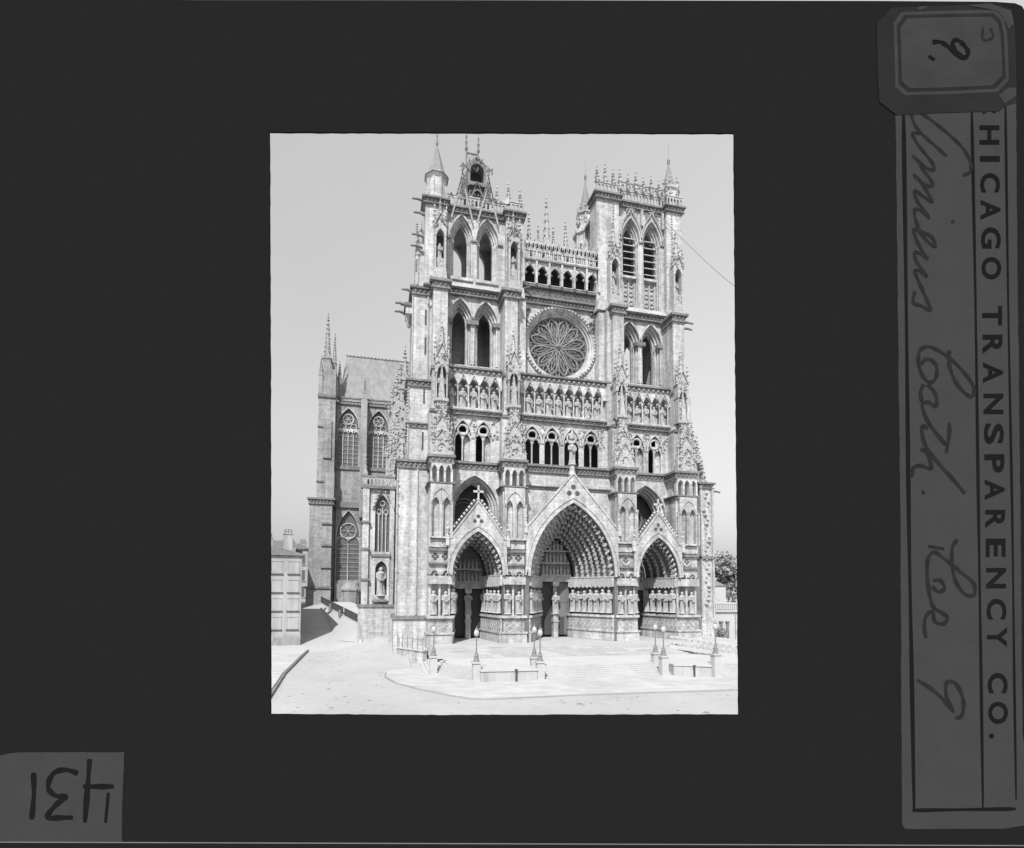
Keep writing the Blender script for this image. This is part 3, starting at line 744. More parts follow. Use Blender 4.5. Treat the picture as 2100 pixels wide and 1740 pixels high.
    bl.obj('balustrade', CARVE, t)
    if sg > 0:
        # blind tracery below the louvres, sloping boards in the arches
        bt_ = MB()
        for cx, hw, zs, zp, ri in ops:
            bt_.box(cx - 1.0, cx + 1.0, .75, .95, 48.9, 53.85)
            for xx in (cx - .9, cx, cx + .9): bt_.box(xx - .08, xx + .08, .5, .75, 48.9, 53.8)
            for zz in (50.2, 51.6, 53.0):
                for xx in (cx - .45, cx + .45): bt_.tube([(xx + .34 * math.cos(t2 * .7854), .66, zz + .38 * math.sin(t2 * .7854)) for t2 in range(8)], .08, 4, True)
        bt_.obj('blind_tracery', CARVE, t)
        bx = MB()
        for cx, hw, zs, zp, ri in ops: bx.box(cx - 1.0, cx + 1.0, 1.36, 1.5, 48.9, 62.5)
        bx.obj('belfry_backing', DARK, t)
        for cx, hw, zs, zp, ri in ops:
            for i in range(6):
                z = 54.8 + i * 1.05; lv = MB()
                lv.add([(cx - .95, .15, z - .12), (cx + .95, .15, z - .12), (cx + .95, 1.1, z + .42), (cx - .95, 1.1, z + .42),
                        (cx - .95, .15, z - .02), (cx + .95, .15, z - .02), (cx + .95, 1.1, z + .52), (cx - .95, 1.1, z + .52)],
                       [(0, 1, 2, 3), (4, 7, 6, 5), (0, 4, 5, 1), (1, 5, 6, 2), (2, 6, 7, 3), (3, 7, 4, 0)])
                lv.obj('louvre', OPALS, t)
    # openwork hoods over the belfry arches
    hd = MB()
    for cx, hw, zs, zp, ri in ops:
        if sg < 0:
            za = zp + ri + 4.8
            hd.tube([(cx - 1.45, -.75, zp + 2.6), (cx, -.75, za)], .11, 5); hd.tube([(cx + 1.45, -.75, zp + 2.6), (cx, -.75, za)], .11, 5)
            for j in range(7):
                for s2 in (-1, 1): q = (j + 1) / 8; hd.bump(cx + s2 * (1.45 * (1 - q) + .12), -.75, zp + 2.6 + (za - zp - 2.6) * q, .13)
            hd.tube([(cx - .6, -.75, zp + 5.6), (cx + .6, -.75, zp + 5.6)], .08)
            hd.lathe(cx, -.75, [(.05, za), (.2, za + .3), (.05, za + .6), (.02, za + 1.2)], 6)
        else:
            za = zp + ri + 1.7
            for s2 in (-1, 1):
                hd.tube([(cx + s2 * 1.75, -.45, zp + .6), (cx + s2 * 1.6, -.45, zp + 1.7), (cx + s2 * 1.0, -.45, zp + 3.4), (cx + s2 * .3, -.45, zp + 4.3), (cx, -.45, za)], .12, 5)
            for j in range(8): hd.bump(cx + random.uniform(-1.2, 1.2), -.5, top - 1.3 + random.uniform(-.5, .3), .2)
            hd.box(cx + 1.55, cx + 1.85, -.8, -.3, zp + 2.4, zp + 4.9)
    hd.obj('arch_hood', CARVE, t)
    # turrets and roofs
    if sg < 0:
        tu = MB(); cx, cy = -18.0, .1
        tu.lathe(cx, cy, [(1.45, 59.6), (1.42, 60.4), (1.32, 60.6), (1.32, 62.9), (1.6, 63.3), (1.65, 63.7)], 8)
        for i in range(8):
            a_ = math.pi / 8 + i * math.pi / 4; tu.lathe(cx + 1.3 * math.cos(a_), cy + 1.3 * math.sin(a_), [(.13, 60), (.13, 63)], 6)
        tt = tu.obj('stair_turret', STONE, t)
        s_ = MB()
        for i in range(0, 8):
            a_ = i * math.pi / 4; u = Vector((math.cos(a_), math.sin(a_), 0)); v2 = Vector((-u.y, u.x, 0)); p0 = Vector((cx, cy, 0)) + u * 1.17
            s_.add([p0 - v2 * .14 + Vector((0, 0, 61.3)), p0 + v2 * .14 + Vector((0, 0, 61.3)), p0 + v2 * .14 + Vector((0, 0, 62.8)), p0 - v2 * .14 + Vector((0, 0, 62.8))], [(0, 1, 2, 3)])
        s_.obj('slit_window', NEAR_BLACK, tt)
        cs_ = MB(); cs_.lathe(cx, cy, [(1.75, 63.4), (1.6, 63.75), (1.3, 63.9)], 8); cs_.obj('cornice', WEATH, tt)
        k_ = MB(); k_.spire(cx, cy, 63.8, 1.3, 4.6, 8); k_.lathe(cx, cy, [(.05, 68), (.22, 68.6), (.22, 68.9), (.04, 69.2), (.14, 69.8), (.03, 70.2), (.02, 71.4)], 6); k_.obj('spire', LEAD, tt)
        # steep lead roof with twin ridge finials
        rf = MB(); xa_, xb_ = -15.4, -9.9
        rf.add([(xa_, 1.2, 60.2), (xb_, 1.2, 60.2), (xb_, 6.8, 60.2), (xa_, 6.8, 60.2), (-13.4, 3.2, 68.9), (-11.6, 3.2, 68.9), (-11.6, 4.8, 68.9), (-13.4, 4.8, 68.9)],
               [(0, 3, 2, 1), (4, 5, 6, 7), (0, 1, 5, 4), (1, 2, 6, 5), (2, 3, 7, 6), (3, 0, 4, 7)])
        rfo = rf.obj('roof', LEAD, t)
        q = MB()
        for gx in (-14.5, -10.85):
            q.gable(gx, 61.2, .75, 64.6, -.85, -.7, .1, 0, True)
            for z_ in (61.6, 62.4, 63.1): q.tube([(gx + .28 * math.cos(k * 1.0472), -.95, z_ + .28 * math.sin(k * 1.0472)) for k in range(6)], .06, 4, True)
            q.lathe(gx, -.75, [(.06, 64.5), (.2, 64.9), (.06, 65.2), (.2, 65.7), (.03, 66.2)], 6); q.box(gx - .4, gx + .4, -.8, -.7, 65.3, 65.45)
        for s2 in (-1, 1):
            q.pinnacle(-12.15 + s2 * 1.75, .9, 60.4, .4, 2.6, 1.6, 3)
            q.tube([(-12.15 + s2 * 1.4, .8, 66.6), (-12.15 + s2 * 2.2, .6, 67.0), (-12.15 + s2 * 2.1, .6, 66.2)], .12, 5)
        encrust(q, -13.7, -10.6, 66.4, 68.4, .8, 16, .1, .2); encrust(q, -16.2, -8.8, 61.0, 61.6, -.9, 22, .1, .18)
        for x in (-13.4, -11.6):
            q.lathe(x, 3.2, [(.12, 68.9), (.1, 71.2), (.24, 71.5), (.24, 71.8), (.08, 72), (.22, 72.6), (.06, 72.9), (.18, 73.5), (.05, 73.8), (.02, 75.2)], 6)
            for j in range(8):
                s2 = -1 if x < -12.5 else 1; q.bump(x + s2 * (.2 + (8 - j) * .23), 2.8 - (8 - j) * .2, 61.0 + j * 1.0, .15)
        for z in (69.0, 71.0): q.tube([(-13.4, 3.2, z), (-11.6, 3.2, z)], .13)
        q.tube([(-13.4, 3.2, 69), (-12.5, 3.2, 70.9), (-11.6, 3.2, 69)], .06); q.tube([(-13.4, 3.2, 71), (-12.5, 3.2, 69.2), (-11.6, 3.2, 71)], .06)
        q.obj('ridge_cresting', WEATH, rfo)
        dm = MB(); arch_wall(dm, -13.5, -10.8, 64.2, 68.6, .9, 3.0, [(-12.15, 1.0, 64.9, 66.4, 1.3)], lambda x: 68.9 - abs(x + 12.15) * 1.0)
        dm.gable(-12.15, 61.3, 1.25, 64.6, .6, .8, .14, 3, False); dm.box(-13.3, -11, .7, 1.0, 64.2, 64.5)
        for s2 in (-1, 1): dm.tube([(-12.15 + s2 * 1.1, .5, 61), (-12.15 + s2 * 1.1, .5, 63.2)], .1)
        arch_ring(dm, -12.15, 62.2, .75, 1.2, .16, .5, .7, 8, 61)
        dm.obj('dormer', WEATH, rfo)
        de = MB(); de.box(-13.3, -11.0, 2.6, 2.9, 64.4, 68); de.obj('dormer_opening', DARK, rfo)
        wh = MB(); n = 16; annulus(wh, -8.45, 61.0, [(.5, -1.5), (.5, -1.35), (.05, -1.32)], n); wh.add([(-8.45 + .5 * math.cos(6.2832 * i / n), -1.5, 61.0 + .5 * math.sin(6.2832 * i / n)) for i in range(n)], [tuple(range(n))])
        wh.obj('stone_roundel', STONE, t)
    else:
        for (cx, cy, rr, zb, hh) in ((18.0, .3, 1.35, 65.2, 4.6), (7.3, 8.0, 1.2, 65.2, 6.2)):
            tu = MB(); tu.lathe(cx, cy, [(rr + .1, zb), (rr, zb + 3), (rr + .3, zb + 3.2), (rr + .3, zb + 3.5)], 8)
            tt = tu.obj('stair_turret', STONE, t)
            g3 = MB()
            for i in range(8):
                a_ = math.pi / 8 + i * math.pi / 4; g3.spire(cx + rr * 1.05 * math.cos(a_), cy + rr * 1.05 * math.sin(a_), zb + 1.5, .2, 2.6, 4, 2)
            g3.obj('pinnacle', CARVE, tt)
            k_ = MB(); k_.spire(cx, cy, zb + 3.4, rr * .85, hh, 8); k_.lathe(cx, cy, [(.05, zb + 3 + hh), (.25, zb + 4 + hh), (.03, zb + 4.5 + hh), (.02, zb + 7 + hh)], 6); k_.obj('spire', LEAD, tt)
            for i in range(2):
                pass
        tu = MB(); tu.lathe(7.1, 7.9, [(1.6, 36), (1.6, 64.3), (1.95, 64.7), (1.95, 65.3)], 8)
        for i in range(8): a_ = math.pi / 8 + i * math.pi / 4; tu.lathe(7.1 + 1.62 * math.cos(a_), 7.9 + 1.62 * math.sin(a_), [(.16, 40), (.16, 64.4)], 6)
        tu.obj('stair_shaft', STONE, t)
        for zz in (50, 54, 58, 61.5):
            sl = MB(); a_ = math.pi * 1.25; px_, py_ = 7.1 + 1.5 * math.cos(a_), 7.9 + 1.5 * math.sin(a_); sl.lathe(px_, py_, [(.17, zz), (.17, zz + 1.3)], 8); sl.obj('slit_window', NEAR_BLACK, t)
    return t
tower(-1); tower(1)

# ---- portals
def portal(cx, hw, zsp, rise, n, doorhw, zg, zgf, x0, x1, name_label, nst):
    yf, yb = -5.2, 2.0; dy = (yb - yf) / n; step = (hw - doorhw) / n
    mb = MB(); side = hw < 4
    ghw = hw + .45
    def gl_(x): return max(zgf, zgf + (zg - zgf) * (1 - abs(x - cx) / ghw))
    W = []
    for i in range(n):
        w2, h2 = inner(hw, rise, step * i); y = yf + dy * i; W.append((w2, h2, y))
        frac_top = (lambda x: min(gl_(x) - .3, 14.9 if side else 99)) if (y < -3.05 or side) else (lambda x: 22.6)
        if side: frac_top = lambda x: max(zsp + .1, min(gl_(x) - .3, 14.88))
        arch_wall(mb, x0, x1, -.2, 22.6, y, y + dy, [(cx, w2, -.3, zsp, h2)], frac_top)
    p = mb.obj('portal', SHADED, cath); p['label'] = name_label
    # gable and its rim
    g = MB()
    for s2 in (-1, 1):
        pts = [(cx + s2 * ghw, zgf), (cx, zg)]
    # solid gable above the arch
    def line(x): return zgf + (zg - zgf) * (1 - abs(x - cx) / ghw)
    bx = [cx - ghw + 2 * ghw * i / 24 for i in range(25)]
    for a, b in zip(bx, bx[1:]):
        za = zsp + (arch_h(a - cx, hw + .02, rise) if abs(a - cx) < hw else 0); zb = zsp + (arch_h(b - cx, hw + .02, rise) if abs(b - cx) < hw else 0)
        if line(a) > za or line(b) > zb: g.hexa(a, b, yf - .25, yf, min(za, line(a) - .02), min(zb, line(b) - .02), line(a), line(b))
    g.gable(cx, zgf, ghw, zg, yf - .3, yf - .1, .32, 0, False)
    arch_ring(g, cx, zsp, hw - .12, rise - .12, .34, yf - .42, yf - .2, 20, 8.5)
    arch_ring(g, cx, zsp, hw + .42, rise + .5, .16, yf - .36, yf - .24, 20)
    for dx, dz in ((0, .5), (-.45, -.3), (.45, -.3)): pass
    g.obj('gable', STONE, p)
    d_ = MB(); k = 1.0 if side else 1.35
    for dx, dz in ((0, .42), (-.42, -.2), (.42, -.2)):
        d_.add([(cx + dx * k + .26 * k * math.cos(t * .7854), yf - .262, zg - (zg - zsp - rise) * .62 + dz * k + .26 * k * math.sin(t * .7854)) for t in range(8)], [tuple(range(7, -1, -1))])
    d_.obj('trefoil', NEAR_BLACK, p)
    cr = MB()
    ncr = 12 if side else 0
    for k in range(ncr):
        q = (k + .5) / ncr
        for s2 in (-1, 1): cr.bump(cx + s2 * (ghw * (1 - q) + .35), yf - .1, zgf + (zg - zgf) * q + .35, .22, .26)
    if side: cr.box(cx - .1, cx + .1, yf - .3, yf - .1, zg, zg + 2.1); cr.box(cx - .65, cx + .65, yf - .3, yf - .1, zg + 1.2, zg + 1.45); cr.bump(cx, yf - .2, zg + .3, .28)
    for s2 in (-1, 1): cr.pinnacle(cx + s2 * (ghw + .1), yf - .3, zgf - .6, .4, .8, 1.0, 2)
    cr.obj('gable_crockets', OPALS, p)
    cu = MB()
    for x, z, s2 in arc_pts(cx, zsp, hw - .25, rise - .25, 9 if side else 12): cu.bump(x, yf + .2, z, .2, .26, .22); cu.bump(x - s2 * .24, yf + .2, z - .22, .15)
    cu.obj('cusped_fringe', OPALS, p)
    # archivolt figures
    af = MB()
    for i, (w2, h2, y) in enumerate(W):
        if i == 0: continue
        L = (w2 + h2) * 1.2; m = int(L / .9)
        for x, z, s2 in arc_pts(cx, zsp, w2 + step * .35, h2 + step * .35, m):
            j = random.uniform(-.07, .07)
            k_s = random.uniform(.8, 1.2)
            af.lathe(x + j, y - .22, [(.22 * k_s, z - .36), (.24 * k_s, z - .15), (.17, z + .08), (.2 * k_s, z + .2), (.07, z + .3), (.11, z + .38), (.03, z + .5)], 6)
            af.bump(x + j - s2 * .12, y - .42, z - .05 + j, .1); af.box(x + j - .2, x + j + .2, y - .36, y - .02, z + .56, z + .66)
    af.obj('archivolt_figures', CARVE, p)
    # tympanum, lintel, doors
    wI, hI = inner(hw, rise, step * n)
    ty = MB(); zl = 7.0 if side else 8.1
    wT = wI + .05
    nseg = 12; bx = [cx - wT * math.cos(math.pi * i / nseg) for i in range(nseg + 1)]
    for a, b in zip(bx, bx[1:]): ty.hexa(a, b, yb - .25, yb + .8, zl + .5, zl + .5, zsp + arch_h(a - cx, wT, hI) + .02, zsp + arch_h(b - cx, wT, hI) + .02)
    tyo = ty.obj('tympanum', SHADED, p)
    tf = MB()
    z = zl + 1.0
    rows = 2 if side else 3
    for r_i in range(rows):
        wr = wT - .25 - r_i * .5
        tf.box(cx - wT + .1 + r_i * .25, cx + wT - .1 - r_i * .25, yb - .55, yb - .2, z - .35, z - .12)
        m = int(wr * 2 / .5)
        for j in range(m):
            x = cx - wr + (j + .5) * 2 * wr / m; k_s = random.uniform(.75, 1.1); tf.lathe(x, yb - .38, [(.2, z - .1), (.17, z + .4 * k_s), (.2, z + .75 * k_s), (.06, z + .95 * k_s), (.11, z + 1.1 * k_s), (.02, z + 1.25 * k_s)], 6); tf.bump(x + .12, yb - .6, z + .5 * k_s, .1)
        z += 1.75
    tf.obj('tympanum_figures', CARVE, tyo)
    ln = MB(); ln.box(cx - wI - .3, cx + wI + .3, yb - .35, yb + .6, zl - .15, zl + .5); ln.box(cx - wI - .02, cx + wI + .02, yb - .5, yb + .3, zl + .5, zl + .62); ln.obj('lintel', STONE, p)
    for s2 in (-1, 1):
        dr = MB(); a, b = sorted((cx + s2 * .25, cx + s2 * wI)); dr.box(a, b, yb + .35, yb + .5, .3, zl)
        for zz in (.5, 2.9, 5.0): dr.box(a + .12, b - .12, yb + .3, yb + .35, zz, zz + 1.8)
        dd = dr.obj('door', WOOD_LIT if (not side and s2 > 0) else WOOD, p)
        if not side:
            wk = MB(); wk.box(cx + s2 * .75 - (.0 if s2 > 0 else .75), cx + s2 * .75 + (.75 if s2 > 0 else 0), yb + .2, yb + .3, .35, 2.9); wk.obj('wicket_door', DARK, dd)
    tm = MB(); tm.box(cx - .35, cx + .35, yb - .5, yb + .4, 0, 3.3); tm.box(cx - .45, cx + .45, yb - .6, yb + .3, 2.2, 2.5); tm.box(cx - .45, cx + .45, yb - .6, yb + .3, 3.2, 3.5); tm.box(cx - .25, cx + .25, yb - .1, yb + .4, 3.5, zl - .1); tm.box(cx - .45, cx + .45, yb - .6, yb + .3, zl - .8, zl - .15)
    tmo = tm.obj('trumeau', STONE, p); statue(tmo, cx, yb - .35, 3.55, 3.0)
    # splayed plinth with reliefs, canopy band and jamb figures
    for s2 in (-1, 1):
        A = Vector((cx + s2 * (hw - .05), yf + .3)); B = Vector((cx + s2 * (wI - .1), yb)); O = Vector((cx + s2 * (hw + .4), yb))
        pl = MB()
        def wedge(off, z0, z1):
            d = (B - A).normalized(); nn = Vector((d.y, -d.x)); 
            if nn.x * s2 > 0: nn = -nn
            a2, b2 = A + nn * off, B + nn * off
            poly = [tuple(a2), tuple(b2), (b2.x, yb + .25), (A.x + s2 * .3, yb + .25), (A.x + s2 * .3, a2.y)]
            pl.prism(poly if s2 > 0 else poly[::-1], z0, z1)
        wedge(.28, 0, 1.15); wedge(.42, 1.15, 1.35); wedge(.18, 1.35, 3.1); wedge(.42, 3.1, 3.42)
        wedge(.25, 7.2, 8.5); wedge(.36, 8.45, 8.62)
        po = pl.obj('jamb_plinth', STONE, p)
        rb = MB(); d = (B - A); Ln = d.length; d.normalize(); nn = Vector((d.y, -d.x))
        if nn.x * s2 > 0: nn = -nn
        m = int(Ln / .75)
        for j in range(m):
            for r_i in range(2):
                c0 = A + d * ((j + .5) * Ln / m) + nn * .2; zc = 1.8 + r_i * .86; e = d * (Ln / m / 2)
                P = [(c0 - e, zc), (c0, zc - .42), (c0 + e, zc), (c0, zc + .42)]
                rb.tube([(q.x, q.y, zq) for q, zq in P], .05, 4, True); rb.bump(c0.x, c0.y, zc, .12)
        m2 = int(Ln / .36)
        for j in range(m2):
            c0 = A + d * ((j + .5) * Ln / m2) + nn * .28
            rb.lathe(c0.x, c0.y, [(.11, 7.25), (.11, 8.3), (.02, 8.5)], 5)
            if j % 2: rb.bump(c0.x, c0.y, 7.15, .2)
        rb.obj('jamb_relief', CARVE, po)
        for j in range(nst):
            c0 = A + d * ((j + .6) * Ln / (nst + .3)) + nn * .15
            statue(p, c0.x, c0.y, 3.85, 2.95, s2 * -.7)
    return p
portal(-12.75, 3.3, 8.6, 5.5, 5, 2.15, 17.7, 12.7, -16.05, -9.4, 'left side portal with crocketed gable and stone cross', 5)
portal(-.05, 5.95, 8.6, 9.7, 8, 2.35, 22.0, 14.6, -6.55, 6.3, 'tall central portal with rows of jamb statues', 7)
portal(12.3, 3.15, 8.6, 5.5, 5, 1.85, 17.2, 12.6, 9.15, 15.4, 'right side portal with crocketed gable and stone cross', 5)
# pillar figure over the central gable
tp = MB(); tp.lathe(-.05, -5.0, [(.5, 22.0), (.35, 22.6), (.35, 23.3), (.5, 23.5)], 8); tp.lathe(-.05, -5.0, [(.42, 26.75), (.45, 27.0), (.3, 27.5), (.06, 28.1)], 6)
tpo = tp.obj('gable_finial', STONE, cath); statue(tpo, -.05, -5.0, 23.5, 3.1)

# ---- stair mass on the north-west corner
mb = MB()
mb.box(-22.6, -18.75, -1.6, 6, -1.6, 22.6); mb.box(-22.9, -18.7, -2.1, 6.2, -1.6, 2.9)
mb.box(-21.4, -18.45, -1.2, 6, 22.6, 34); mb.box(-21.0, -18.4, -1.0, 6, 34, 46.6)
mb.box(-20.6, -18.2, 0, 5, 46.6, 54); mb.box(-21.9, -21.0, 0, 2.4, 43.9, 45.2); mb.lathe(-21.4, 1.2, [(.2, 42.5), (.6, 43.9)], 6)
st_ = mb.obj('stair_mass', STONE, cath)
q = MB()
for x, z0, z1, y in ((-22.62, -1, 22.4, -1.6), (-20.1, 3.4, 22.4, -1.66), (-21.42, 23.6, 33.4, -1.2), (-19.0, 34.4, 46, -1.06), (-21.02, 34.4, 46, -1.0)): q.lathe(x, y, [(.13, z0), (.13, z1)], 6)
encrust(q, -22.7, -22.4, 4, 22, -1.6, 22, .1, .22); encrust(q, -21.6, -21.3, 24, 33, -1.2, 18, .1, .22)
q.obj('corner_shaft', CARVE, st_)
c = MB(); cornice(c, -22.6, -18.8, -1.6, 22.4, 23.5, .35, 6.1); c.box(-23.1, -18.7, -2.3, 6.3, 2.85, 3.3)
cornice(c, -21.4, -18.5, -1.2, 33.4, 34.4, .4, 6.1); cornice(c, -21.0, -18.5, -1.0, 46.0, 47.1, .45, 6.1)
cornice(c, -21.4, -18.6, -1.2, 27.9, 28.6, .25, 6.1); c.box(-22.1, -20.9, -.2, 2.6, 44.9, 45.3)
for x, y, z in ((-21.2, -.8, 46.5), (-21.2, 3, 46.5), (-22.0, .2, 45.1), (-22, 2, 44.9), (-21.5, -.6, 33)): gargoyle(c, x, y, z, -1, -.1, 1.3)
c.obj('cornice', WEATH, st_)
s_ = MB()
for z0, z1, x in ((42, 44.1, -19.3), (38.0, 40.3, -19.3), (31.2, 33.2, -19.4), (25.0, 27.4, -19.5)): s_.box(x - .11, x + .11, -1.25 if z1 < 34 else -1.04, -.9, z0, z1)
s_.obj('slit_window', NEAR_BLACK, st_)
k_ = MB()
for j in range(24): k_.bump(-21.4 - .5 * (1 - j / 24), -1.3, 24 + j * .45, .17)
for z in (50, 52.5, 55): 
    for j in range(5): k_.bump(-20.6, -.1, z + j * .35, .22)
k_.lathe(-20.4, .2, [(.35, 48), (.35, 52), (.5, 52.2), (.1, 55.5)], 6); k_.lathe(-19.9, 2.0, [(.3, 52), (.3, 56), (.45, 56.2), (.1, 58.5)], 6)
k_.spire(-22.2, -1.4, 23.4, .4, 3.5, 4, 4); k_.obj('pinnacle', CARVE, st_)

# ---- north flank: aisle pinnacles running back to the transept
for i in range(6):
    y = 12 + i * 5.6; p_ = MB()
    p_.box(-22.3 + .12 * i, -20.2, y, y + 1.6, 0, 26 + i * .9)
    p_.pinnacle(-21.2 + .06 * i, y + .8, 26 + i * .9, 1.3, 5.2, 6.4, 7)
    for j in range(10): p_.bump(-22.3 + random.uniform(-.2, .3), y + random.uniform(-.1, .2), 14 + j * 1.3, .26)
    p_.obj('flank_buttress', STONE, cath)
for x, y, zt, wd in ((-21.55, 8.8, 44.0, 1.3), (-22.0, 14.5, 44.2, 1.3), (-22.45, 21.0, 45.0, 1.3), (-22.85, 29.4, 46.0, 1.3), (-21.9, 9.2, 35.0, 1.2), (-22.3, 12.2, 34.5, 1.2), (-22.7, 17.0, 35.5, 1.2), (-23.1, 26.0, 37.0, 1.2), (-23.3, 37.7, 40.0, 1.3)):
    p_ = MB(); p_.box(x - wd * .5, x + 2.2, y, y + 1.4, 21, zt - 9); p_.pinnacle(x, y + .6, zt - 9, wd, 3.2, 4.6, 7)
    for sg in (-1, 1): p_.spire(x + sg * wd * .6, y - .1, zt - 6.2, .25, 2.4, 4, 3, False)
    encrust(p_, x - wd * .65, x + wd * .65, 22.5, zt - 5.5, y - .05, 34, .12, .3)
    p_.obj('flank_pinnacle', CARVE, cath)
nv = MB(); nv.box(-7.8, 7.8, 8.3, 44.9, 0, 43.5); nv.box(-17, -7.8, 8.2, 44.9, 0, 21); nv.box(7.8, 17, 8.2, 44.9, 0, 21)
nv.box(-20.1, -16.95, 8.1, 44.8, 0, 15)
nv.obj('nave', GREY, cath)
nr = MB(); nr.prismY([(-8.2, 43.5), (8.2, 43.5), (0, 56.5)], 8.4, 50); nr.obj('nave_roof', LEAD, cath)

# ---- north transept
T = MB(); Y = 45
arch_wall(T, -34.3, -22.9, 24.9, 47.0, Y, Y + .6, [(-31.85, 2.15, 33.1, 41.6, 4.1), (-25.55, 2.1, 33.1, 41.6, 4.1)])
arch_wall(T, -34.0, -22.9, 2.0, 24.9, Y, Y + .6, [(-31.4, 2.3, 8.8, 18.2, 5.4)])
T.box(-34.3, -15, Y + 1.6, Y + 13, 2, 47); T.box(-38, -34.2, Y + .5, Y + 13, 2, 47.0)
T.box(15, 34.3, Y, Y + 13, 0, 47)
T.box(-39.2, -34.45, 42.0, Y + 1, 2, 7.1); T.box(-38.9, -34.5, 42.3, Y + 1, 7.1, 25.0); T.box(-37.7, -34.35, 42.6, Y + 1, 25.0, 47); T.box(-37.4, -34.4, 42.8, Y + 1, 47, 53.0)
T.box(-36.2, -34.2, 42.15, 43, 25.2, 31); T.box(-36.6, -35.0, 42.25, 42.5, 34, 42)
T.box(-29.2, -27.9, 42.8, Y, 22, 47.2)
T.box(-33.9, -29.2, Y - .5, Y, 2.0, 8.6)
TR = T.obj('transept', GREY, cath)
c = MB(); cornice(c, -38.9, -34.4, 42.3, 24.3, 25.6, .5, Y + .5); c.box(-34.4, -29.2, Y - .5, Y + .1, 24.2, 25.4)
c.box(-37.9, -34.3, 42.3, Y, 46.8, 47.3); c.box(-34.3, -23, Y - .35, Y + .3, 46.5, 46.95); c.box(-34.3, -23, Y - .25, Y + .2, 47.8, 48.1)
c.box(-39.5, -34.3, 41.7, Y, 7.0, 7.4)
for z in (11.2, 15.7, 20.2): c.box(-36.5, -34.35, 42.0, 43, z, z + .35)
c.box(-34.3, -29.2, Y - .3, Y + .1, 32.4, 33.1); c.box(-28, -23, Y - .3, Y + .1, 32.4, 33.1)
for z in (29, 40.5): c.box(-37.8, -36.2, 42.35, 43, z, z + .3)
c.obj('cornice', WEATH, TR)
pr = MB()
for x0_, x1_ in ((-34.2, -29.2), (-27.9, -23)):
    n = int((x1_ - x0_) / .7)
    for i in range(n):
        xm = x0_ + (i + .5) * (x1_ - x0_) / n; pr.tube([(xm + .24 * math.cos(k * 1.0472), Y - .1, 47.4 + .24 * math.sin(k * 1.0472)) for k in range(6)], .07, 4, True)
pr.obj('parapet', STONE, TR)
for cx, hw, zs, zp, ri, lights in ((-31.85, 2.15, 33.1, 41.6, 4.1, 4), (-25.55, 2.1, 33.1, 41.6, 4.1, 4), (-31.4, 2.3, 8.8, 18.2, 5.4, 2)):
    wn = MB(); g = MB()
    g.box(cx - hw - .1, cx + hw + .1, Y + .62, Y + .7, zs, zp + ri)
    yq = Y + .35; k = 2 * hw / lights
    for i in range(1, lights): wn.box(cx - hw + i * k - .09, cx - hw + i * k + .09, yq, yq + .2, zs, zp - .6)
    for i in range(1, int((zp - zs) / .95)): wn.box(cx - hw, cx + hw, yq + .05, yq + .1, zs + i * .95 - .03, zs + i * .95 + .03)
    for i in range(lights): arch_wall(wn, cx - hw + i * k, cx - hw + (i + 1) * k, zp - 1.4, zp - .2, yq, yq + .18, [(cx - hw + (i + .5) * k, k / 2 - .1, zp - 1.4, zp - 1.4, k * .55)])
    for sg in (-1, 1): wn.tube([(cx + sg * hw / 2 + .62 * math.cos(t * .5236), yq + .1, zp + .2 + .62 * math.sin(t * .5236)) for t in range(12)], .12, 4, True) if lights > 2 else None
    rr = hw * (.5 if lights > 2 else .72); zc = zp + (ri * .45 if lights > 2 else ri * .2)
    wn.tube([(cx + rr * math.cos(t * .3142), yq + .1, zc + rr * math.sin(t * .3142)) for t in range(20)], .16, 5, True)
    for t in range(6): wn.tube([(cx, yq + .1, zc), (cx + rr * math.cos(t * 1.0472), yq + .1, zc + rr * math.sin(t * 1.0472))], .07, 4)
    arch_ring(wn, cx, zp, hw - .02, ri, .22, Y - .12, Y, 14)
    wo_ = wn.obj('window', STONE, TR); g.obj('glass', GLASS, wo_)
rf = MB(); rf.add([(-34.0, Y + .8, 47.6), (-8, Y + .8, 47.6), (-8, Y + 12, 47.6), (-34.0, Y + 12, 47.6), (-33.0, Y + 7, 60.2), (-8, Y + 7, 60.2)],
                  [(0, 1, 5, 4), (2, 3, 4, 5), (0, 4, 3), (1, 2, 5), (0, 3, 2, 1)])
rfo = rf.obj('roof', LEAD, TR)
cr = MB(); cr.tube([(-33, Y + 7, 60.3), (-8, Y + 7, 60.3)], .14)
for i in range(30): cr.bump(-33 + i * .8, Y + 7, 60.5, .2)
cr.obj('ridge_cresting', WEATH, rfo)
for (x, y, z, wd, h, hs) in ((-36.3, 43.6, 53, 1.6, 2.2, 9.0), (-34.9, 44.4, 47.3, .9, 7.5, 5.6), (-37.4, 43.0, 47.3, .8, 4.2, 3.2), (-28.5, 43.6, 47.2, .6, 1.6, 2.4), (-33.9, 45.6, 47.6, .8, 4.5, 3.0)):
    p_ = MB(); p_.pinnacle(x, y, z, wd, h, hs, 9); p_.obj('pinnacle', GREY, TR)
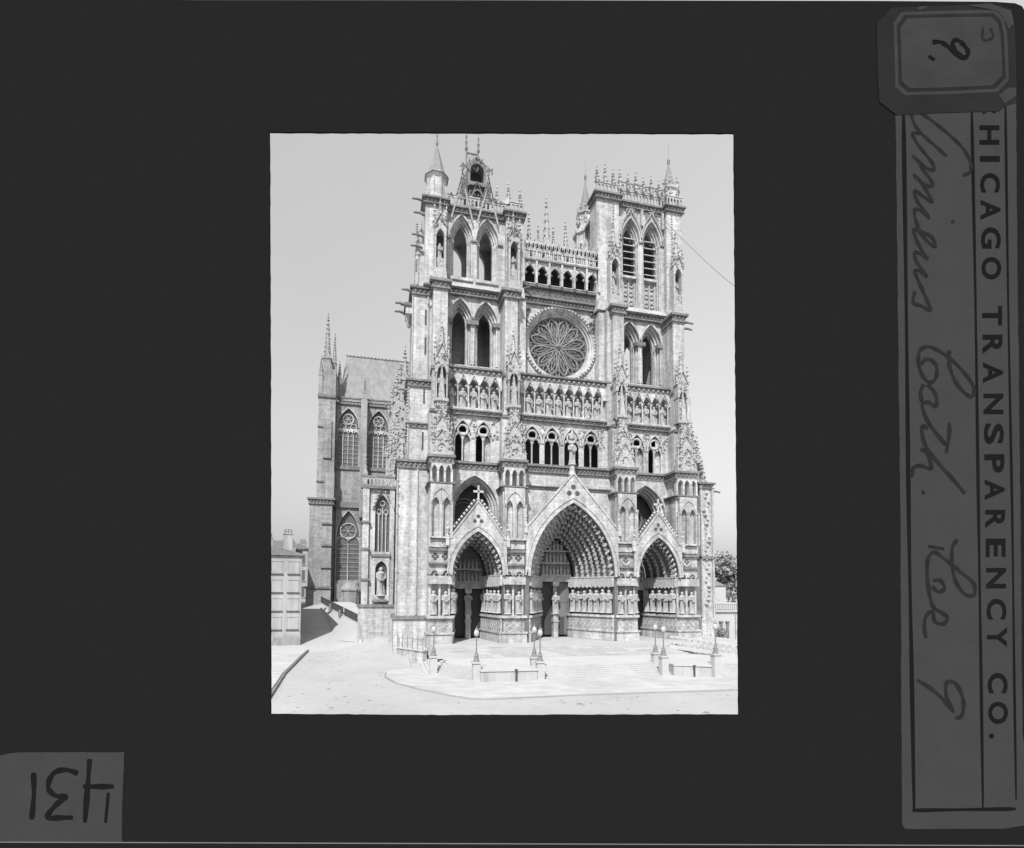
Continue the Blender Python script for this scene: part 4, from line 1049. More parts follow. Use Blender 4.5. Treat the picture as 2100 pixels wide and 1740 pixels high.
# low gable-topped block, set back, left of the buttress
# ---- side chapel on the north flank
ch = MB(); Yc = 10
arch_wall(ch, -27.3, -22.6, -1.5, 21.9, Yc, Yc + .6, [(-24.45, 1.05, 12.3, 18.6, 2.3)])
ch.box(-27.3, -20, Yc + .9, Yc + 16, -1.5, 21.9); ch.box(-27.7, -22.5, Yc - .35, Yc + .5, -2, 4.2); ch.box(-27.3, -26.4, Yc - .5, Yc, 4.2, 22.2)
ch.box(-23.4, -22.7, Yc - .4, Yc, 4.2, 22.4)
arch_wall(ch, -25.8, -23.3, 5.0, 11.6, Yc - .55, Yc - .02, [(-24.5, .85, 5.9, 9.6, 1.3)])
cho = ch.obj('side_chapel', STONE, cath)
g = MB(); g.box(-25.6, -23.3, Yc + .62, Yc + .7, 12, 21); g.obj('glass', GLASS, cho)
t_ = MB()
for x in (-24.98, -24.45, -23.92): t_.box(x - .06, x + .06, Yc + .3, Yc + .5, 12.3, 18.2 if x != -24.45 else 19)
for x in (-24.95, -23.95): t_.tube([(x + .33 * math.cos(k * .7854), Yc + .4, 18.3 + .4 * math.sin(k * .7854)) for k in range(8)], .07, 4, True)
t_.tube([(-24.45 + .36 * math.cos(k * .7854), Yc + .4, 19.6 + .4 * math.sin(k * .7854)) for k in range(8)], .08, 4, True)
t_.gable(-24.45, 18.7, 1.35, 22.0, Yc - .25, Yc - .1, .14, 6, False)
t_.obj('tracery', STONE, cho)
c = MB(); c.box(-27.6, -22.4, Yc - .6, Yc + .6, 21.7, 22.1); c.box(-27.6, -22.4, Yc - .6, Yc - .3, 23.3, 23.6); c.box(-27.9, -22.4, Yc - .55, Yc + .3, 4.1, 4.5); c.box(-26.0, -23.2, Yc - .75, Yc, 11.55, 11.95); c.box(-25.6, -23.6, Yc - .8, Yc - .3, 4.9, 5.25)
for z in (12.5, 16.5, 8): c.box(-27.5, -26.2, Yc - .7, Yc, z, z + .3)
gargoyle(c, -22.6, Yc - .5, 18.5, -.2, -1, 1); gargoyle(c, -22.6, Yc - .5, 14.5, -.2, -1, 1)
c.obj('cornice', WEATH, cho)
bl = MB()
for i in range(9):
    xm = -27.4 + (i + .5) * .54; arch_wall(bl, xm - .27, xm + .27, 22.1, 23.3, Yc - .55, Yc - .35, [(xm, .18, 22.1, 22.7, .4)])
bl.pinnacle(-27.0, Yc - .2, 22, .6, 1.8, 1.8, 3); bl.pinnacle(-22.8, Yc - .2, 22, .6, 2.6, 2.4, 4); bl.obj('balustrade', CARVE, cho)
nb = MB(); nb.box(-25.4, -23.6, Yc - .06, Yc - .03, 5.9, 10.9); nb.obj('niche_back', NEAR_BLACK, cho)
statue(cho, -24.5, Yc - .35, 6.0, 3.9)
for j in range(2): pass
# low curved block at the foot of the transept
cb = MB(); cb.lathe(-30.6, 43.4, [(1.9, 1.5), (1.9, 6.5), (2.1, 6.6), (2.1, 6.9), (1.2, 8.2)], 10); cb.obj('apsidal_base', GREY, cath)

# ---- south flank beyond the right tower
sf = MB()
sf.box(18.6, 21.0, -.5, 5, -1, 22.6); sf.box(21.5, 23.4, -1.6, 3.5, -1.2, 22.4); sf.box(18.6, 21.0, -.2, 5, 22.6, 36.3)
sf.box(21.0, 22.6, 1.0, 4.5, 22, 31.0); sf.box(22.6, 24.0, 1.5, 4.2, 22, 26.5); sf.box(21, 21.5, .5, 3, -1, 22.3)
sfo = sf.obj('south_buttress', STONE, cath)
p_ = MB()
for x, z, h in ((20.4, 36.2, 2.0), (21.5, 31, 3.5), (22.9, 26.5, 3.4), (23.8, 22.6, 3.6), (24.0, 22.5, 2)): p_.spire(x, 1.2, z, .6, h, 8, 5, True, .2)
for j in range(30): p_.bump(20.4 + 3.6 * j / 30 + random.uniform(-.2, .2), .9, 37 - 13.5 * j / 30 + random.uniform(-.3, .3), .28)
for j in range(26): p_.bump(22.4 + random.uniform(-.45, .45), -1.7, 4.8 + j * .66, random.uniform(.15, .4))
p_.box(23.3, 23.6, -1.8, -1.4, 3, 22.4); p_.box(21.4, 21.6, -1.8, -1.4, 3, 22.4)
p_.obj('pinnacle', CARVE, sfo)
c = MB(); cornice(c, 21.4, 23.5, -1.6, 22.0, 22.9, .4, 3); gargoyle(c, 23.4, -1.4, 21.6, 1, 0, 1.6); gargoyle(c, 23.4, 1.4, 21.4, 1, 0, 1.2); c.box(21.4, 23.6, -1.9, -.6, 11.5, 11.9); c.obj('cornice', WEATH, sfo)

# ================================================================== GROUND
def gz(x, y):
    """street level: flat in the square, climbing behind the house along the north flank"""
    if x > -21: return -2.2
    t = max(0, min(1, (y - 9) / 34.0)); base = -2.2 + 6.0 * t
    near = max(0, min(1, (x + 31) / 6)) * max(0, min(1, (y + 8) / 16)) * (1 - t)
    return base + 1.9 * near
def build_ground():
    xs = [-900, -400, -200, -120, -80, -60] + [-50 + 1.5 * i for i in range(20)] + [-21.01, -20.9, 0, 30, 60, 120, 300, 900]
    ys = [-900, -300, -150, -90, -60, -40, -25] + [-15 + 2 * i for i in range(31)] + [60, 90, 150, 300, 600, 1200]
    xs = sorted(set(xs)); vs = [(x, y, gz(x, y)) for y in ys for x in xs]; n = len(xs)
    fs = [(j * n + i, j * n + i + 1, (j + 1) * n + i + 1, (j + 1) * n + i) for j in range(len(ys) - 1) for i in range(n - 1)]
    m = MB(); m.add(vs, fs); tag(m.obj('ground', SAND), kind='structure')
build_ground()
# pavement on the square in front of the steps, with a kerb
pv = MB()
pv.prism([(-23.7, -12), (-23.9, -16), (-23.0, -19.6), (-21.3, -22.8), (-18.6, -26.8), (-17.4, -28.1), (-16.2, -28.55), (-8, -28.4), (6, -29.1), (60, -31), (60, -8), (-18, -8)], -2.35, -2.06)
tag(pv.obj('pavement', PAVE), kind='structure')
kb = MB(); kp = [(-23.9, -13), (-24.0, -16), (-23.1, -19.6), (-21.4, -22.9), (-18.7, -26.9), (-17.5, -28.25), (-16.2, -28.7), (-8, -28.55), (6, -29.25), (60, -31.2)]
for (a, b), (c, d) in zip(kp, kp[1:]): kb.prism([(a, b), (c, d), (c + .05, d + .14), (a + .05, b + .14)][::1], -2.35, -2.1)
tag(kb.obj('kerb', KERB), kind='structure')
pv = MB()
pv.prism([(-60, -30), (-33.0, -27.0), (-33.6, -19), (-34.15, -12), (-34.3, -5), (-34.5, 2), (-34.7, 12), (-60, 12)], -2.4, -2.02)
tag(pv.obj('pavement', PAVE), kind='structure')
kb = MB()
kp = [(-32.9, -27.0), (-33.5, -19), (-34.05, -12), (-34.2, -5), (-34.4, 2), (-34.6, 12)]
for (a, b), (c, d) in zip(kp, kp[1:]): kb.prism([(a, b), (a + .22, b), (c + .22, d), (c, d)], -2.4, -1.99)
tag(kb.obj('kerb', RUIN), kind='structure')
pb_ = MB(); rq = random.Random(12)
for i in range(420):
    x, y = rq.uniform(-34, 8), rq.uniform(-37, 4)
    if -24 < x and y > -29 or (x < -21 and y > 9): continue
    r_ = rq.uniform(.03, .13) * (1.8 if rq.random() < .06 else 1); pb_.bump(x, y, gz(x, y), r_, r_ * .35, r_ * rq.uniform(1, 2.2))
tag(pb_.obj('ground_litter', RUIN), kind='stuff')
# stepped terrace
def layer(k, z):
    o = .36 * k
    return [(-19.9 + o, -15.6), (-15.8 + o * .5, -20.6 + o), (-9.7, -20.9 + o), (4.0, -20.9 + o), (9.0, -22.8 + o), (26, -24.8 + o), (26, 4), (-19.9 + o, 4)], z
te = MB()
for k in range(7):
    P, z = layer(k, -2.2 + .165 * (k + 1)); te.prism(P, z - .165, z)
tag(te.obj('terrace', STEP), kind='structure')
jt = MB()  # darker strip drawn along the foot of each riser so the steps show
for k in range(7):
    P, z = layer(k, -2.2 + .165 * (k + 1))
    for (a, b), (c, d) in zip(P[:5], P[1:6]):
        L_ = Vector((c - a, d - b)); n_ = Vector((L_.y, -L_.x)).normalized() * .012
        jt.add([(a + n_.x, b + n_.y, z - .165), (c + n_.x, d + n_.y, z - .165), (c + n_.x, d + n_.y, z - .13), (a + n_.x, b + n_.y, z - .13)], [(0, 1, 2, 3)])
tag(jt.obj('riser_foot_strip', KERB), kind='structure')
te = MB()
for k in range(6):
    o = .38 * k; te.prism([(-18.95 + o * .3, -11.6 + o), (24, -12.2 + o), (24, 4), (-18.9, 4)], -1.05 + .17 * k, -1.045 + .17 * (k + 1))
for k in range(3):
    te.prism([(-9 + .3 * k, -8.3 + .3 * k), (9 - .3 * k, -8.3 + .3 * k), (9 - .3 * k, 3), (-9 + .3 * k, 3)], -.03, .1 + .1 * k) if False else None
tag(te.obj('parvis', PAVE), kind='structure')
jt = MB()  # same darker strips at the foot of the parvis risers
for k in range(6):
    o = .38 * k; y = -12.2 + o - .012
    jt.add([(-18.9, -11.6 + o - .012, -1.05 + .17 * k), (24, y, -1.05 + .17 * k), (24, y, -1.015 + .17 * k), (-18.9, -11.6 + o - .012, -1.015 + .17 * k)], [(0, 1, 2, 3)])
tag(jt.obj('riser_foot_strip', KERB), kind='structure')

def wall_thing(label, pts, z0, z1, m=STEP, name='retaining_wall', cope=True, cat='wall', group=None):
    cx = sum(p[0] for p in pts) / len(pts); cy = sum(p[1] for p in pts) / len(pts)
    t = thing(name, label, cat, (cx, cy, z0), 0, group)
    a = MB(); a.prism([(x - cx, y - cy) for x, y in pts], 0, z1 - z0 - (.16 if cope else 0)); a.obj('wall_face', m, t)
    if cope:
        c = MB(); c.prism([((x - cx) * 1.02 , (y - cy) * 1.06) for x, y in pts], z1 - z0 - .16, z1 - z0); c.obj('coping', STEP, t)
    return t
wall_thing('low pale block wall between the lone left lamp and the left lamp pair', [(-15.3, -21.2), (-9.9, -21.5), (-9.9, -18.4), (-15.3, -18.2)], -2.25, -.95, PAVE)
wall_thing('low pale block wall between the right lamp pair and the farthest right lamp', [(4.7, -21.3), (8.1, -22.7), (8.1, -18.6), (4.7, -18.4)], -2.25, -.9, PAVE)
for x, y, lab in ((-12.0, -21.62, 'thin dark drain pipe on the block wall between the left and twin lamps'), (6.4, -22.35, 'thin dark drain pipe on the block wall right of the main steps')):
    p = MB(); p.lathe(0, 0, [(.09, 0), (.09, 1.05), (.14, 1.1), (.14, 1.2)], 8); o = p.obj('drain_pipe', NEAR_BLACK); o.location = (x, y, -2.1)
    tag(o, lab, 'pipe', 'drain pipes on the terrace walls')
t = thing('retaining_wall', 'grey rubble retaining wall with thin iron posts at the foot of the left tower', 'wall', (-20.9, -4.5, -2.2))
a = MB(); a.prism([(-1.5, 2.0), (1.4, -2.4), (1.9, -2.0), (1.9, 3.5), (-1.4, 3.5)], 0, 1.5); a.obj('wall_face', STONE, t)
a = MB(); a.prism([(-1.6, 1.9), (1.35, -2.6), (1.95, -2.1), (1.9, 3.4), (-1.4, 3.4)], 1.5, 1.65); a.obj('coping', STEP, t)
for i in range(6):
    q = i / 5; p = MB(); x, y = -1.45 + 2.8 * q, 2.0 - 4.4 * q; p.lathe(x, y, [(.05, 1.65), (.05, 3.0), (.1, 3.05), (.02, 3.2)], 6); p.obj('post', IRON, t)
p = MB(); p.tube([(-1.45, 2.0, 2.85), (1.35, -2.4, 2.85)], .03); p.obj('rail', IRON, t)
# small steps by the chapel
stp = thing('door_steps', 'small flight of pale steps beside the foot of the left tower', 'steps', (-24.3, 5.2, -1.3))
a = MB()
for k in range(5): a.box(-1.2, 1.0, -1.2 + .3 * k, 2.4, .2 * k - .6, .2 * k + .2)
a.obj('tread_block', STEP, stp)

# ---- raised walk with railing in front of the transept
pa, pb = Vector((-27.3, 12.2)), Vector((-36.3, 41.5))
dv = (pb - pa)
t = thing('retaining_wall', 'pale retaining wall climbing the lane, carrying the dark iron railing', 'wall', (pa.x, pa.y, 0))
a = MB(); N_ = 12
for i in range(N_):
    q0, q1 = i / N_, (i + 1) / N_
    A, B = dv * q0, dv * q1; z0, z1 = 1.5 + 2.8 * q0, 1.5 + 2.8 * q1
    vs = [(A.x, A.y, -3), (B.x, B.y, -3), (B.x + 6, B.y, -3), (A.x + 6, A.y, -3), (A.x, A.y, z0), (B.x, B.y, z1), (B.x + 6, B.y, z1), (A.x + 6, A.y, z0)]
    a.add(vs, [(0, 3, 2, 1), (4, 5, 6, 7), (0, 1, 5, 4), (1, 2, 6, 5), (2, 3, 7, 6), (3, 0, 4, 7)])
a.obj('wall_face', STEP, t)
sw = MB()
for i in range(N_):
    q0, q1 = i / N_, (i + 1) / N_
    A, B = pa + dv * q0, pa + dv * q1; w0, w1 = 2.7 * (1 - q0) + .9, 2.7 * (1 - q1) + .9
    z0, z1 = 1.2 + 2.8 * q0, 1.2 + 2.8 * q1
    sw.add([(A.x - w0, A.y + 2.5, gz(A.x - w0, A.y + 2.5) + .03), (B.x - w1, B.y + 2.5, gz(B.x - w1, B.y + 2.5) + .03), (B.x, B.y, z1), (A.x, A.y, z0)], [(0, 3, 2, 1)])
sw.add([(pa.x - 3.6, pa.y + 2.5, gz(pa.x - 3.6, pa.y + 2.5) + .03), (pa.x, pa.y, 1.2), (pa.x + .3, pa.y - 3.5, gz(pa.x, pa.y - 3.5) + .03)], [(0, 2, 1)])
tag(sw.obj('pavement', SAND), kind='structure')
for seg, (qa, qb) in enumerate(((0.02, .34), (.37, .98))):
    rl = thing('iron_railing', ('short dark iron railing panel nearest the side chapel' if seg == 0 else 'long dark iron railing on the climbing wall before the transept'), 'railing', (pa.x + dv.x * qa, pa.y + dv.y * qa, 1.5 + 2.8 * qa), 0, 'railings along the lane')
    b = MB(); L = dv * (qb - qa); n = int(L.length / .16)
    for i in range(n):
        q = i / (n - 1); b.box(L.x * q - .045, L.x * q + .045, L.y * q - .045, L.y * q + .045, 2.8 * (qb - qa) * q, 2.8 * (qb - qa) * q + 1.2)
    b.obj('bars', DARK, rl)
    for zz in (.25, 1.1): b = MB(); b.tube([(0, 0, zz), (L.x, L.y, zz + 2.8 * (qb - qa))], .08); b.obj('rail', DARK, rl)
for q, h in ((.38, 1.1), (.62, 1.3)):
    P = pa + dv * q; b = MB(); b.lathe(0, 0, [(.28, 0), (.26, h * .6), (.2, h), (.05, h + .15)], 8); o = b.obj('bollard', IRON)
    o.location = (P.x - .5, P.y, 1.0 + 2.8 * q); tag(o, 'dark iron bollard against the climbing lane wall, ' + ('the nearer one' if q < .5 else 'the farther one'), 'bollard', 'bollards in the lane')

# ---- street lamps on stone pedestals
def make_lamp(x, y, zb, ped, label, faint=False):
    t = thing('street_lamp', 'iron globe lamp, ' + label, 'street lamp', (x, y, zb + ped), 0, 'lamps around the terrace steps')
    a = MB(); a.lathe(0, 0, [(.34, 0), (.34, .08), (.26, .14), (.2, .45), (.24, .5), (.13, .7), (.17, .74), (.12, .8)], 10); a.obj('base', IRON, t)
    a = MB(); a.lathe(0, 0, [(.07, .8), (.055, 2.0), (.1, 2.05), (.06, 2.1), (.05, 2.3), (.14, 2.36)], 8); a.obj('pole', IRON, t)
    a = MB(); a.lathe(0, 0, [(.13, 2.36), (.22, 2.5), (.25, 2.7), (.17, 2.98), (.12, 3.0)], 10); a.obj('globe', OPAL, t, True)
    a = MB(); a.lathe(0, 0, [(.2, 2.98), (.1, 3.1), (.03, 3.2), (.05, 3.28), (.01, 3.36)], 8); a.obj('cap', IRON, t)
    p = thing('lamp_pedestal', 'stone pedestal under the lamp ' + label, 'pedestal', (x, y, zb), 0, 'lamp pedestals')
    a = MB(); a.box(-.36, .36, -.36, .36, 0, ped - .16); a.box(-.44, .44, -.44, .44, 0, .22); a.obj('shaft', STEP, p)
    a = MB(); a.box(-.45, .45, -.45, .45, ped - .16, ped); a.obj('coping', STEP, p)
for x, y, zb, ped, lab in ((-19.2, -16.0, -2.2, 2.05, 'farthest left, by the rubble wall under the left tower'), (-15.6, -20.4, -2.2, 1.95, 'standing alone at the left end of the block wall'),
                           (-9.3, -18.5, -1.5, 1.35, 'rear of the pair left of the main steps'), (-9.5, -21.1, -2.2, 1.95, 'front of the pair left of the main steps'),
                           (4.25, -18.5, -1.9, 1.9, 'rear of the pair right of the main steps'), (3.8, -20.9, -2.2, 2.15, 'front of the pair right of the main steps'), (8.45, -22.9, -2.2, 2.5, 'farthest right, near the sloping balustrade')):
    make_lamp(x, y, zb, ped, lab)

# ---- the house on the left
def house(name_label, cat, x0, x1, y0, y1, z0, z1, rows, cols, roof=1.8, m=PLAS, base=True, chim=(), group=None, blind=True, skew=0):
    cx, cy = (x0 + x1) / 2, (y0 + y1) / 2
    t = thing('house', name_label, cat, (cx, cy, z0), 0, group)
    W, D, H = (x1 - x0) / 2, (y1 - y0) / 2, z1 - z0
    fh = (H - (2.6 if base else .5) - .8) / rows; cw = 2 * W / cols
    a = MB(); a.box(-W, W, -D, D, 0, H); wl = a.obj('wall', m, t)
    if base: b = MB(); b.box(-W - .04, W + .04, -D - .06, D + .05, -.3, 2.3); b.obj('plinth', BASE, t)
    for r_ in range(rows):
        for c_ in range(cols):
            zc = (2.6 if base else .5) + fh * (r_ + .5); xc = -W + cw * (c_ + .5); w_, h_ = min(.75, cw * .3), fh * .33
            f = MB()
            f.box(xc - w_ - .12, xc + w_ + .12, -D - .1, -D, zc + h_, zc + h_ + .12)
            for s2 in (-1, 1): f.box(xc + s2 * (w_ + .06) - .05, xc + s2 * (w_ + .06) + .05, -D - .05, -D, zc - h_, zc + h_)
            wo_ = f.obj('window', m if blind else STEP, t)
            g = MB(); g.box(xc - w_, xc + w_, -D - .03, -D - .01, zc - h_, zc + h_); g.obj('shutter' if blind else 'pane', m if blind else GLASS, wo_)
            s_ = MB(); s_.box(xc - w_ - .2, xc + w_ + .2, -D - .2, -D, zc - h_ - .12, zc - h_); s_.obj('sill', NEAR_BLACK if blind else STEP, wo_)
    c = MB(); c.box(-W - .3, W + .3, -D - .35, D + .3, H - .35, H); c.box(-W - .15, W + .15, -D - .18, D + .15, H - .6, H - .35); c.obj('cornice', WEATH, t)
    r_ = MB(); k = min(W, D) * .55
    r_.add([(-W, -D, H), (W, -D, H), (W, D, H), (-W, D, H), (-W + k, -D + k, H + roof), (W - k, -D + k, H + roof), (W - k, D - k, H + roof), (-W + k, D - k, H + roof)], [(0, 3, 2, 1), (4, 5, 6, 7), (0, 1, 5, 4), (1, 2, 6, 5), (2, 3, 7, 6), (3, 0, 4, 7)])
    ro = r_.obj('roof', TILE, t)
    for (x, y, h) in chim:
        q = MB(); q.box(x - .7, x + .7, y - .4, y + .4, H + .2, H + h); q.box(x - .8, x + .8, y - .5, y + .5, H + h, H + h + .2); co = q.obj('chimney', PLAS, ro)
        q = MB()
        for i in range(3): q.lathe(x - .45 + i * .45, y, [(.16, H + h + .2), (.12, H + h + .9)], 8)
        q.obj('chimney_pot', WEATH, co)
    if skew:
        for o in t.children_recursive:
            for v in o.data.vertices: v.co.x += skew * (v.co.y + D)
    return t
house('pale plastered corner house with blind window panels and stained rubble base at the left edge', 'house', -52, -35.95, 12.6, 31, -2.3, 12.0, 4, 7, 1.4, PLAS, True, ((6.2, -1, 3.6), (3.2, 1, 3.0), (6.9, 4.5, 2.2)), skew=-.19)
house('small low house with a dark opening behind the pale corner house', 'house', -50, -40.6, 36, 44, 1, 14.6, 3, 4, 1.6, PLAS, False, ((3, 0, 2.0),), blind=False)
house('distant pale house at the end of the lane beside the transept', 'house', -54, -41, 58, 66, 4, 16.5, 3, 5, 1.2, PLAS, False, ((1, 0, 2), (4.6, 1, 1.6)), blind=False)

# ---- buildings on the right
t = thing('garden_pavilion', 'low white building with an arched doorway right of the cathedral', 'building', (28.4, 6.0, -2.2))
a = MB(); arch_wall(a, -3.5, 6.5, 0, 5.6, -.5, 0, [(-2.35, .38, .0, 3.7, .5)]); a.box(-3.5, 6.5, .9, 6, 0, 5.5); a.obj('wall', STEP, t)
a = MB(); a.box(-2.9, -1.8, .3, .5, 0, 4.4); a.obj('door', DARK, t)
a = MB(); a.box(-3.8, 6.8, -.8, 6.2, 5.6, 5.85); a.box(-3.6, 6.6, -.6, 6.1, 6.9, 7.1)
for i in range(28): a.box(-3.5 + i * .36, -3.35 + i * .36, -.55, -.4, 5.85, 6.9)
a.obj('parapet', STEP, t)
for x in (1.3, 2.5):
    a = MB(); a.lathe(x, -.75, [(.32, .6), (.22, .9), (.2, 3.7), (.34, 4.0), (.34, 4.1)], 10); a.obj('column', WEATH, t)
for x in (4.3, 6.0):
    a = MB(); a.box(x - .25, x + .25, -.75, -.5, .3, 5.2); a.obj('pilaster', STONE, t)
t = thing('town_house', 'low white house behind the low pavilion at the right edge', 'house', (43, 30, -2.2))
a = MB(); a.box(-9, 6, 0, 10, 0, 10.4); a.obj('wall', STEP, t)
a = MB(); a.add([(-9.3, -.3, 10.4), (6, -.3, 10.4), (6, 10.3, 10.4), (-9.3, 10.3, 10.4), (-7, 5, 11.9), (6, 5, 11.9)], [(0, 3, 2, 1), (0, 1, 5, 4), (1, 2, 5), (2, 3, 4, 5), (3, 0, 4)]); a.obj('roof', LEAD, t)
for x in (-5.2, -2.0):
    a = MB(); a.box(x - .9, x + .9, -.08, 0, 7.4, 8.9); w_ = a.obj('window', NEAR_BLACK if x > -3 else PLAS, t); s_ = MB(); s_.box(x - 1.1, x + 1.1, -.2, 0, 7.1, 7.35); s_.obj('sill', WEATH, w_)
a = MB(); a.box(-6.5, .5, -.3, 0, 5.6, 5.9); a.obj('string_course', WEATH, t)
t = thing('shed_roof', 'pale tilted shed roof against the right corner of the cathedral', 'shed', (24.6, 3.0, -2.2))
a = MB(); a.add([(-1.6, -1, 6.4), (1.7, -1, 6.2), (1.4, 2.2, 8.9), (-1.9, 2.2, 9.2), (-1.6, -1, 6.2), (1.7, -1, 6.0), (1.4, 2.2, 8.7), (-1.9, 2.2, 9.0)], [(0, 1, 2, 3), (4, 7, 6, 5), (0, 4, 5, 1), (1, 5, 6, 2), (2, 6, 7, 3), (3, 7, 4, 0)]); a.obj('roof_slab', STEP, t)
a = MB(); a.box(-1.3, 1.3, -.4, 2.0, 0, 6.3); a.obj('wall', STONE, t)
# ramp with balustrade
t = thing('ramp_balustrade', 'sloping pale stone balustrade running down to the right edge', 'balustrade', (17.5, -13, -1.0))
a = MB(); P0, P1 = Vector((-6.5, 2.5, .9)), Vector((4.0, -9.5, -.4))
for s_, (w_, h0, h1) in enumerate(((.22, -.4, .0), (.2, .95, 1.15))):
    a.add([(P0.x - w_, P0.y, P0.z + h0), (P1.x - w_, P1.y, P1.z + h0), (P1.x + w_, P1.y, P1.z + h0), (P0.x + w_, P0.y, P0.z + h0), (P0.x - w_, P0.y, P0.z + h1), (P1.x - w_, P1.y, P1.z + h1), (P1.x + w_, P1.y, P1.z + h1), (P0.x + w_, P0.y, P0.z + h1)], [(0, 3, 2, 1), (4, 5, 6, 7), (0, 1, 5, 4), (1, 2, 6, 5), (2, 3, 7, 6), (3, 0, 4, 7)])
a.obj('coping', STEP, t)
a = MB()
for i in range(22): P = P0.lerp(P1, (i + .5) / 22); a.lathe(P.x, P.y, [(.1, P.z), (.15, P.z + .3), (.07, P.z + .6), (.1, P.z + .95)], 6)
a.obj('balusters', STEP, t)

# ---- trees and a shrub
def leaves(cx, cy, cz, blobs, n, sz, seed):
    rnd = random.Random(seed); m = MB(); tot = sum(b[3] ** 2 for b in blobs)
    for bx, by, bz, br in blobs:
        for i in range(int(n * br * br / tot)):
            while True:
                u = Vector((rnd.uniform(-1, 1), rnd.uniform(-1, 1), rnd.uniform(-1, 1)))
                if .35 < u.length < 1: break
            if noise.noise(Vector((bx, by, bz)) * .5 + u * 2.2) < -.12: continue
            p = Vector((bx, by, bz)) + u * br * (1 + .2 * noise.noise(u * 3 + Vector((bx, 0, 0))))
            a = Vector((rnd.uniform(-1, 1), rnd.uniform(-1, 1), rnd.uniform(-1, 1))).normalized(); b = a.cross(Vector((rnd.uniform(-1, 1), rnd.uniform(-1, 1), rnd.uniform(-1, 1)))).normalized()
            s_ = sz * rnd.uniform(.6, 1.4)
            m.add([p - a * s_, p + b * s_ * .5, p + a * s_, p - b * s_ * .5], [(0, 1, 2, 3)])
    return m
def tree(label, x, y, z, h, r, seed, n=5000):
    rnd = random.Random(seed); t = thing('leafy_tree', label, 'tree', (x, y, z), 0, 'trees behind the right buildings')
    b = MB(); b.tube([(0, 0, 0), (.1, .1, h * .3), (-.1, 0, h * .6), (0, 0, h * .85)], [.45, .34, .22, .06], 7)
    for i in range(7):
        a = i * 2.4; q = h * (.3 + .07 * i); b.tube([(0, 0, q), (math.cos(a) * r * .4, math.sin(a) * r * .4, q + r * .35), (math.cos(a) * r * .75, math.sin(a) * r * .75, q + r * .5)], [.16, .1, .03], 5)
    b.obj('trunk', BARK, t)
    bl = [(rnd.uniform(-.6, .6) * r, rnd.uniform(-.6, .6) * r, h * .62 + rnd.uniform(-.55, .5) * r, r * rnd.uniform(.3, .52)) for _ in range(15)]
    leaves(0, 0, 0, bl, n, r * .055 + .12, seed).obj('crown', LEAF, t)
tree('broad leafy tree with a rounded crown at the right edge behind the white house', 72, 62, -2.2, 22.5, 7.5, 3, 9000)
tree('smaller leafy tree left of the broad tree, just beyond the cathedral corner', 63, 66, -2.2, 15.5, 4.5, 5, 4000)
t = thing('potted_shrub', 'small dark shrub in front of the white pavilion, right of its arched doorway', 'shrub', (29.0, 4.2, -.9))
a = MB(); a.lathe(0, 0, [(.4, 0), (.55, .5), (.6, .55)], 10); a.obj('planter', WEATH, t)
leaves(0, 0, 0, [(0, 0, 1.2, .75), (.4, 0, 1.0, .5), (-.4, .1, 1.3, .5)], 700, .16, 9).obj('foliage', LEAF, t)

# ---- overhead wire from the right tower
w_ = MB(); pts = []
A, B = Vector((16.0, -1.2, 63.0)), Vector((38.0, -8.0, 43.0))
for i in range(15):
    q = i / 14; p = A.lerp(B, q); p.z -= 3.2 * 4 * q * (1 - q) * .6; pts.append(p)
w_.tube(pts, .045, 4); tag(w_.obj('overhead_wire', IRON), 'thin dark wire sagging from the right tower down past the right edge', 'wire')

# ================================================================== THE LANTERN SLIDE (a physical object in the photograph: card mount with paper labels)
DS = 13.5; PX = DS / F                              # its distance and the size of one drawing unit (1/2100 of its width)
CARD = mat('black_card', .0108, rough=.85, var=.12, scale=14, big=.05, spec=.0)
PAPER = mat('grey_label_paper', .0355, rough=.95, var=.10, scale=9, big=.06, spec=.0)
PAPER2 = mat('dark_sticker_paper', .0165, rough=.95, var=.10, scale=9, spec=.0)
PAPER3 = mat('light_sticker_paper', .0325, rough=.95, var=.10, scale=9, spec=.0)
INK = mat('black_ink', .0082, rough=.9, var=.1, spec=.0)
INK2 = mat('faded_ink', .016, rough=.9, var=.35, scale=6, spec=.0)
EDGE = mat('pale_strip', .12, rough=.6, var=.1)
base = EYE + fwd * DS + rgt * ((1050 - CX) * PX) - upv * ((1740 - CY) * PX)
slide = bpy.data.objects.new('lantern_slide', None); S.collection.objects.link(slide)
slide.matrix_world = Matrix(((rgt.x, upv.x, -fwd.x, base.x), (rgt.y, upv.y, -fwd.y, base.y), (rgt.z, upv.z, -fwd.z, base.z), (0, 0, 0, 1)))
tag(slide, 'black card mount of a glass lantern slide with paper labels round a square picture opening', 'lantern slide')
def U(x, y): return ((x - 1050) * PX, (1740 - y) * PX)
def plate(pts, d0, d1, name, m, parent):
    """flat piece lying on the slide, from depth d0 to d1 above the card face"""
    mb = MB(); P = [U(*p) for p in pts]; n = len(P)
    mb.add([(x, y, d0) for x, y in P] + [(x, y, d1) for x, y in P], [tuple(range(n - 1, -1, -1)), tuple(range(n, 2 * n))] + [(i, (i + 1) % n, n + (i + 1) % n, n + i) for i in range(n)])
    return mb.obj(name, m, parent)
OUT = [(-40, 2000), (-40, 30), (-8, -6), (400, 0), (1000, 0.5), (1790, 2.2), (2040, 4), (2082, 7), (2096, 13), (2106, 30), (2120, 200), (2120, 2000)]
HOLE = [(552.5, 271), (1505, 273), (1509, 760), (1512.5, 1120), (1515, 1466), (900, 1467.5), (555, 1465), (554.5, 900)]
